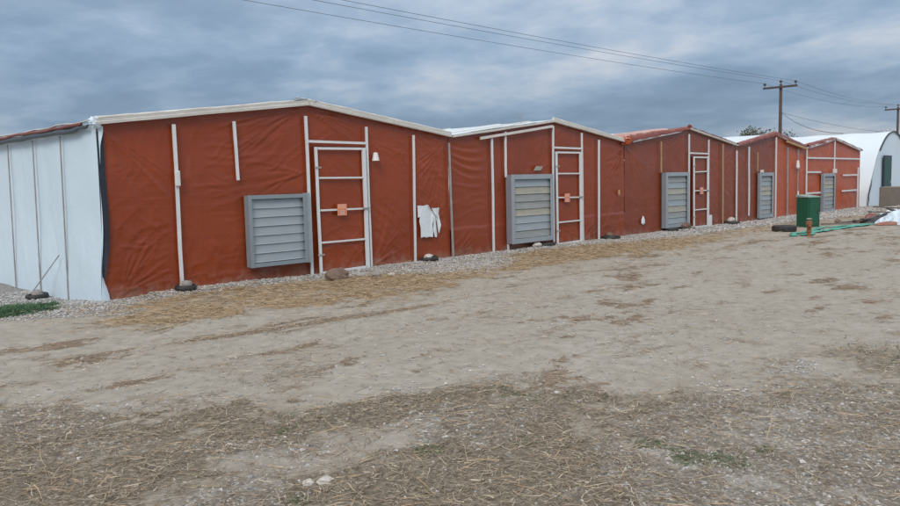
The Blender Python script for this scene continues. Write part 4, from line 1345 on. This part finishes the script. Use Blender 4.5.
# concrete block by the tunnel
CX, CY = 36.35, -1.55
cz = float(gz(CX, CY)) - 0.03
V, Fs = [], []
o = MB().box((-0.45, -1.3, 0.0), (0.5, 0.62, 0.86), Matrix.Rotation(math.radians(2), 3, 'Z'), (CX, CY, cz)).build('concrete_block', 'concrete', None, bevel=0.03, origin=(CX, CY, cz))
tag(o, 'large grey concrete block in front of the white tunnel', 'concrete block')

# debris heap right of the hoses
def plank(x, y, z, L, w, t, rz, ry, material, label, rx=0.0):
    R = Matrix.Rotation(rz, 3, 'Z') @ Matrix.Rotation(ry, 3, 'Y') @ Matrix.Rotation(rx, 3, 'X')
    o = MB().box((-L / 2, -w / 2, -t / 2), (L / 2, w / 2, t / 2), R, (x, y, z)).build('plank', material, None, bevel=0.004, origin=(x, y, z))
    return tag(o, label, 'plank', 'planks in the debris heap')


def scrap(name, x, y, lx, ly, h, rz, material, label, cat, seed, group=None, rag=0.25):
    nu, nv = 26, 20
    U, Vv = np.meshgrid(np.linspace(-0.5, 0.5, nu), np.linspace(-0.5, 0.5, nv), indexing='ij')
    X = U * lx * (1 + rag * (fbm(Vv * 3, U * 0 + 1, seed) - 0.5)) + 0.1 * lx * (fbm(Vv * 2.2, U, seed + 3) - 0.5)
    Yv = Vv * ly * (1 + rag * (fbm(U * 3, U * 0 + 4, seed + 1) - 0.5)) + 0.2 * ly * (fbm(U * 2, U * 0, seed + 5) - 0.5)
    c_, s_ = math.cos(rz), math.sin(rz)
    XX = x + X * c_ - Yv * s_; YY = y + X * s_ + Yv * c_
    ed = (1 - (2 * np.abs(U)) ** 2.5) * (1 - (2 * np.abs(Vv)) ** 2.5)
    ridged = 1 - 2 * np.abs(fbm(U * 4.5 + 2, Vv * 4.5, seed + 8) - 0.5)
    ZZ = gz(XX, YY) + 0.012 + h * ed ** 0.7 * (0.35 + 0.65 * ridged ** 2)
    P = np.stack([XX - x, YY - y, ZZ], -1)
    me = np_mesh(name, P.reshape(-1, 3), grid_faces(nu, nv), False)
    me.materials.append(M[material])
    o = bpy.data.objects.new(name, me)
    o.location = (x, y, 0)
    link(o)
    md = o.modifiers.new('thickness', 'SOLIDIFY'); md.thickness = 0.006; md.offset = 1
    return tag(o, label, cat, group)


scrap('plastic_sheet', 25.75, -4.62, 1.35, 1.3, 0.44, -0.55, 'white_sheet', 'crumpled white plastic sheet heaped at the right end of the debris', 'sheet', 701)
scrap('tarp_scrap', 25.05, -4.40, 0.95, 0.30, 0.09, -0.8, 'tarp3', 'dark red tarp scrap lying in front of the white sheet', 'tarp scrap', 711, 'red tarp scraps')
scrap('tarp_scrap', 28.6, -2.85, 0.6, 0.4, 0.17, 0.3, 'tarp_edge', 'dull red tarp scrap at the back left of the debris heap', 'tarp scrap', 716, 'red tarp scraps')
scrap('black_sheet', 25.9, -3.85, 0.8, 0.6, 0.16, 0.2, 'navy', 'black plastic scrap beside the crumpled white sheet', 'sheet', 721)
scrap('plastic_sheet', 30.3, -3.05, 0.9, 0.6, 0.24, -0.6, 'white_sheet', 'small white plastic scrap behind the dark planks', 'sheet', 731)
scrap('grey_cloth', 27.3, -3.75, 1.5, 0.8, 0.26, -0.75, 'roll', 'slate grey cloth heaped among the debris planks', 'cloth', 741)
PL = [(26.9, -3.95, 0.16, 2.1, 0.20, 0.04, -0.72, -0.05, 'wood_dark', 'darkest wide plank on the debris heap'),
      (27.4, -4.05, 0.27, 2.3, 0.16, 0.04, -0.60, 0.04, 'wood_old', 'weathered grey plank on top of the debris heap'),
      (26.6, -3.45, 0.08, 1.6, 0.14, 0.04, -0.40, 0.03, 'wood_old', 'grey plank lying flat at the left of the debris heap'),
      (28.2, -3.9, 0.36, 1.8, 0.24, 0.03, -0.95, 0.06, 'wood_dark', 'dark board at the back of the debris heap'),
      (28.9, -3.5, 0.22, 1.9, 0.12, 0.05, 0.55, -0.08, 'wood_dark', 'dark beam crossing behind the debris heap'),
      (26.0, -3.05, 0.05, 1.3, 0.10, 0.04, -0.15, 0.0, 'wood_dark', 'short dark plank on bare dirt left of the debris'),
      (24.9, -2.95, 0.04, 1.0, 0.08, 0.04, -0.65, 0.0, 'wood_old', 'short grey lath on bare dirt behind the hoses')]
for (x, y, z, L, w, t, rz, ry, mt, lb) in PL:
    plank(x, y, float(gz(x, y)) + z, L, w, t, rz, ry, mt, lb)
for i, (x, y, r, lb) in enumerate([(26.35, -3.25, 0.11, 'brown clod left of the debris planks'), (27.8, -4.35, 0.13, 'dark stone before the debris planks'), (25.7, -2.7, 0.09, 'small brown clod on dirt behind the hoses')]):
    rock('stone', x, y, r, 'boulder' if i != 1 else 'stone', lb, 60 + i, 1.3, 1, 0.7)


# ------------------------------------------------------------------ power line
def utility_pole(x, y, h, lean, label, arm_rot=0.0):
    p = empty('utility_pole', (x, y, 0), label, 'utility pole', 'utility poles of the power line')
    MB().tube([(x, y, -0.3), (x + lean * 0.5, y, h * 0.5), (x + lean, y, h)], lambda t: 0.15 - 0.045 * t, 12).build('post', 'pole', p, smooth=True)
    tx = x + lean
    d = Vector((math.sin(arm_rot), math.cos(arm_rot), 0))
    a = Vector((tx - 0.16, y, h - 0.22)) - d * 1.25; b = Vector((tx - 0.16, y, h - 0.22)) + d * 1.25
    MB().bar(a, b, 0.12, 0.14, (0, 0, 1)).build('crossarm', 'pole', p)
    tips = []
    for s in (-1.13, -0.0, 1.13):
        q = Vector((tx - 0.16, y, h - 0.15)) + d * s
        if s == 0:
            q = Vector((tx, y, h - 0.02))
        MB().lathe([(0.02, 0.0), (0.02, 0.12), (0.105, 0.13), (0.085, 0.20), (0.11, 0.21), (0.09, 0.28), (0.05, 0.31)], 10, tuple(q)).build('insulator', 'insul', p)
        tips.append(q + Vector((0, 0, 0.27)))
    return p, tips


pA, tA = utility_pole(1.5, 12.8, 8.2, 0.0, 'utility pole beside the white side wall, left of the sheds')
pB, tB = utility_pole(59.2, 12.55, 8.15, 0.05, 'nearer utility pole, rising behind the fourth red shed')
pC, tC = utility_pole(93.5, 13.9, 8.3, 0.0, 'farther utility pole, above the white tunnel at right')


def wire(a, b, sag, label, r=0.010):
    a, b = Vector(a), Vector(b)
    P = [a + (b - a) * (i / 40) + Vector((0, 0, -sag * 4 * (i / 40) * (1 - i / 40))) for i in range(41)]
    o = MB().tube(P, r, 5).build('overhead_wire', 'wire', None, smooth=True, origin=tuple(a))
    return tag(o, label, 'wire', 'overhead wires')


names = ('lowest of three long wires crossing the sky to the nearer pole', 'middle of three long wires crossing the sky to the nearer pole', 'highest of three long wires crossing the sky to the nearer pole')
for i in range(3):
    wire(tA[i], tB[i], 0.22, names[i])
    wire(tB[i], tC[i], 0.5, ('near-side', 'middle', 'far-side')[i] + ' upper wire between the two utility poles')
wire((59.2, 12.45, 6.05), (93.5, 13.8, 5.6), 0.3, 'lower wire between the two utility poles', 0.013)
wire((59.2, 12.4, 6.0), (41.05, 2.2, 3.44), 0.35, 'drooping service wire from nearer pole down to the white tunnel', 0.016)


# ------------------------------------------------------------------ trees beyond the sheds
def tree(x, y, h, cr, label, seed, bare=False, n=1500, leaf=0.13):
    t = empty('tree', (x, y, 0), label, 'tree', 'trees beyond the sheds')
    r_ = random.Random(seed)
    m = MB()
    m.tube([(x, y, -0.2), (x + 0.1, y, h * 0.3), (x, y, h * 0.55)], lambda s: 0.16 - 0.07 * s, 9)
    tips = []
    for i in range(16):
        an = r_.uniform(0, 6.28); el = r_.uniform(0.35, 1.3)
        L = cr * r_.uniform(0.6, 1.05)
        b0 = Vector((x, y, h * r_.uniform(0.32, 0.55)))
        e = b0 + Vector((math.cos(an) * math.cos(el) * L, math.sin(an) * math.cos(el) * L, math.sin(el) * (h - b0.z) * r_.uniform(0.75, 1.0)))
        mid = (b0 + e) / 2 + Vector((r_.uniform(-.2, .2), r_.uniform(-.2, .2), r_.uniform(0, .3)))
        m.tube([b0, mid, e], lambda s: 0.05 - 0.035 * s, 5)
        for k in range(4):
            q = mid + (e - mid) * r_.random()
            w = q + Vector((r_.uniform(-.6, .6), r_.uniform(-.6, .6), r_.uniform(.2, .7)))
            m.tube([q, w], lambda s: 0.018 - 0.01 * s, 4)
            tips.append(w)
        tips.append(e)
    m.build('trunk', 'bark', t)
    if not bare:
        V, Fq = [], []
        for i in range(n):
            c_ = tips[r_.randrange(len(tips))]
            p = np.array(c_) + np.array([r_.gauss(0, .28), r_.gauss(0, .28), r_.gauss(0, .22)])
            a = np.array([r_.gauss(0, 1) for _ in range(3)]); a /= np.linalg.norm(a)
            b = np.cross(a, [r_.gauss(0, 1) for _ in range(3)]); b /= np.linalg.norm(b)
            s = leaf * r_.uniform(0.6, 1.3)
            o = len(V)
            V += [p - a * s, p + b * s * 0.5, p + a * s, p - b * s * 0.5]
            Fq.append((o, o + 1, o + 2, o + 3))
        me = np_mesh('crown', np.array(V) - np.array([x, y, 0]), np.array(Fq))
        me.materials.append(M['leaf'])
        o = bpy.data.objects.new('crown', me)
        link(o, t)


tree(68.9, 18.7, 5.35, 2.1, 'leafy dull green treetop left of the nearer utility pole', 3, n=1900)
tree(70.9, 16.7, 5.2, 1.0, 'thin bare treetop just right of the nearer utility pole', 5, n=120)
tree(99.1, 16.6, 6.4, 2.2, 'sparse bare treetop left of the farther utility pole', 8, bare=True)


# ------------------------------------------------------------------ loose cover: gravel, straw, litter, weeds
def in_view(x, y, pad=0.35):
    dx, dy = x - CAM[0], y - CAM[1]
    f_ = dx * math.sin(YAW) + dy * math.cos(YAW); s_ = dx * math.cos(YAW) - dy * math.sin(YAW)
    return (f_ > 2.0) & (np.abs(s_) < f_ * 0.72 + 1.0 + pad)


def sample(n, x0, x1, y0, y1, dens):
    x = RNG.uniform(x0, x1, n); y = RNG.uniform(y0, y1, n)
    k = (RNG.uniform(0, 1, n) < dens(x, y)) & in_view(x, y)
    return x[k], y[k]


OCT = np.array([(1, 0, 0), (-0.45, 0.9, 0), (-0.5, -0.85, 0.05), (0.3, 0.1, 0.8), (-0.4, 0.2, 0.7), (0.1, -0.5, 0.65), (0.05, 0.0, -0.7)])
OCT_F = np.array([(0, 1, 3), (1, 4, 3), (1, 2, 4), (2, 5, 4), (2, 0, 5), (0, 3, 5), (3, 4, 5), (1, 0, 6), (2, 1, 6), (0, 2, 6)])


def stones(name, x, y, size, label, sink=0.25):
    n = len(x)
    B = OCT[None] * (1 + RNG.uniform(-0.28, 0.28, (n, 7, 3)))
    sc = size[:, None] * np.stack([RNG.uniform(.8, 1.35, n), RNG.uniform(.65, 1.1, n), RNG.uniform(.45, .85, n)], 1)
    B = B * sc[:, None, :]
    a = RNG.uniform(0, 2 * math.pi, n)
    c_, s_ = np.cos(a)[:, None], np.sin(a)[:, None]
    X = B[..., 0] * c_ - B[..., 1] * s_ + x[:, None]
    Y = B[..., 0] * s_ + B[..., 1] * c_ + y[:, None]
    Z = B[..., 2] + (gz(x, y) + size * sink)[:, None]
    V = np.stack([X, Y, Z], -1).reshape(-1, 3)
    Fq = (OCT_F[None] + (np.arange(n) * 7)[:, None, None]).reshape(-1, 3)
    me = np_mesh(name, V, Fq)
    me.materials.append(M['gravel'])
    o = bpy.data.objects.new(name, me)
    link(o)
    return tag(o, label, 'gravel', kind='stuff')


def strands(name, x, y, L, w, label, material, cat, lift=0.02, curl=0.5, seg=3, stand=0.0, dirn=None, spread=3.14):
    n = len(x)
    a = RNG.uniform(-spread, spread, n) + (0 if dirn is None else dirn)
    z0 = gz(x, y) + 0.006 + RNG.uniform(0, 1, n) ** 2 * lift
    tilt = RNG.normal(0, 0.10, n) + stand * RNG.uniform(0.2, 1.0, n)
    px_, py_, pz_ = x.copy(), y.copy(), z0.copy()
    pts = [np.stack([px_, py_, pz_], 1)]
    dirs = [np.stack([np.cos(a), np.sin(a)], 1)]
    bend = RNG.normal(0, curl, n)
    for i in range(seg):
        a = a + bend / seg + RNG.normal(0, curl * 0.4, n)
        st = L / seg
        px_ = px_ + np.cos(a) * st * np.cos(tilt); py_ = py_ + np.sin(a) * st * np.cos(tilt); pz_ = pz_ + st * np.sin(tilt)
        tilt = tilt - RNG.uniform(0, 0.12, n) * (1 + 3 * stand)
        pz_ = np.maximum(pz_, gz(px_, py_) + 0.004)
        pts.append(np.stack([px_, py_, pz_], 1)); dirs.append(np.stack([np.cos(a), np.sin(a)], 1))
    k = seg + 1
    V = np.zeros((n, k * 2, 3))
    for i in range(k):
        ww = w * (1 - 0.55 * i / seg)
        nx, ny = -dirs[i][:, 1] * ww / 2, dirs[i][:, 0] * ww / 2
        tz_ = ww * RNG.uniform(-0.5, 0.5, n)
        V[:, 2 * i] = pts[i] + np.stack([nx, ny, tz_], 1)
        V[:, 2 * i + 1] = pts[i] - np.stack([nx, ny, tz_], 1)
    base = np.array([(2 * i, 2 * i + 1, 2 * i + 3, 2 * i + 2) for i in range(seg)])
    Fq = (base[None] + (np.arange(n) * 2 * k)[:, None, None]).reshape(-1, 4)
    me = np_mesh(name, V.reshape(-1, 3), Fq)
    me.materials.append(M[material])
    o = bpy.data.objects.new(name, me)
    link(o)
    return tag(o, label, cat, kind='stuff')


def d_of(k, mul=1.0, base=0.0):
    return lambda x, y: zones(x, y)[k] * mul + base


# gravel apron along the sheds
x, y = sample(90000, 2.2, 20, -3.2, 3.0, d_of('gravel'))
ok = ~((y > -0.05) & (x > 4.3)); x, y = x[ok], y[ok]
stones('apron_gravel', x, y, RNG.uniform(0.011, 0.026, len(x)), 'pale crushed gravel strewn along the foot of the sheds')
x, y = sample(26000, 20, 40, -5.5, -0.05, d_of('gravel'))
stones('far_apron_gravel', x, y, RNG.uniform(0.018, 0.045, len(x)), 'pale gravel along the foot of the farthest sheds')
# foreground stones
x, y = sample(90000, 0.8, 9, -10.9, -3.6, lambda x, y: np.clip(zones(x, y)['pebble'] * 0.85 + 0.08, 0, 1))
sz = 0.004 + 0.011 * RNG.uniform(0, 1, len(x)) ** 2.4 + 0.010 * (RNG.uniform(0, 1, len(x)) > 0.96)
stones('foreground_gravel', x, y, sz, 'loose pebbles scattered over the foreground dirt and weeds')
# pebbles lying on the track
x, y = sample(9000, 2, 26, -8.5, -1.5, lambda x, y: 0.10 + 0.3 * sstep(0.55, 0.7, fbm(x * 0.6, y * 0.8, 811)))
stones('track_pebbles', x, y, RNG.uniform(0.006, 0.016, len(x)), 'sparse pebbles lying on the bare dirt track', 0.15)
# straw
x, y = sample(60000, 3, 18, -4.2, 0.0, lambda x, y: zones(x, y)['straw'] * 0.78 + 0.03)
strands('straw_cover', x, y, RNG.uniform(0.08, 0.26, len(x)), RNG.uniform(0.004, 0.009, len(x)), 'golden straw spread in front of the sheds', 'straw', 'straw', 0.03, 0.5, 2)
x, y = sample(16000, 18, 34, -6.0, -0.2, lambda x, y: zones(x, y)['straw'] * 0.7 + 0.02)
strands('far_straw_cover', x, y, RNG.uniform(0.12, 0.35, len(x)), RNG.uniform(0.008, 0.016, len(x)), 'thin straw on the ground before the far sheds', 'straw', 'straw', 0.03, 0.5, 2)
# litter strips on the track
x, y = sample(120000, 1.5, 22, -9.0, -2.2, lambda x, y: zones(x, y)['strip'] * 0.7 + 0.006)
strands('track_litter', x, y, RNG.uniform(0.05, 0.18, len(x)), RNG.uniform(0.003, 0.007, len(x)), 'dry brown litter in thin strips on the dirt track', 'litter', 'litter', 0.02, 0.7, 2)
# foreground weed mat
x, y = sample(230000, 0.6, 9.5, -10.9, -3.6, lambda x, y: zones(x, y)['litter'] * 0.66 + 0.010)
strands('weed_litter', x, y, 0.03 + 0.12 * RNG.uniform(0, 1, len(x)) ** 1.6, 0.0016 + 0.0044 * RNG.uniform(0, 1, len(x)) ** 2, 'matted dry brown weeds covering the foreground', 'litter', 'litter', 0.030, 0.9, 3)
x, y = sample(9000, 0.6, 8, -10.9, -3.6, lambda x, y: zones(x, y)['litter'] * 0.5 + 0.05)
strands('long_stalks', x, y, RNG.uniform(0.12, 0.38, len(x)), RNG.uniform(0.0028, 0.0062, len(x)), 'long pale straw stalks lying on the foreground weeds', 'straw', 'straw', 0.03, 0.35, 4)
# upright wiry weed tufts
tx_, ty_ = sample(900, 0.8, 7.5, -10.8, -4.6, lambda x, y: zones(x, y)['litter'] * 0.8)
x = np.repeat(tx_, 13) + RNG.normal(0, 0.02, len(tx_) * 13); y = np.repeat(ty_, 13) + RNG.normal(0, 0.02, len(ty_) * 13)
strands('dry_weed_tufts', x, y, RNG.uniform(0.03, 0.10, len(x)), RNG.uniform(0.0014, 0.003, len(x)), 'low wiry dry weed tufts in the foreground', 'litter', 'weeds', 0.006, 0.8, 3, stand=0.75)
# green weeds and the grass by the white wall
x, y = sample(60000, 1.2, 8, -10.8, -4.0, lambda x, y: zones(x, y)['weed'] * 0.75)
strands('green_weeds', x, y, RNG.uniform(0.015, 0.05, len(x)), RNG.uniform(0.004, 0.010, len(x)), 'small green weeds between the foreground pebbles', 'grass', 'weeds', 0.01, 0.9, 2, stand=0.6)
x, y = sample(30000, 1.2, 4.3, -0.6, 1.8, lambda x, y: zones(x, y)['green'])
strands('green_grass', x, y, RNG.uniform(0.04, 0.12, len(x)), RNG.uniform(0.005, 0.010, len(x)), 'short green grass patch beside the white side wall', 'grass_bright', 'grass', 0.01, 0.7, 2, stand=0.8)
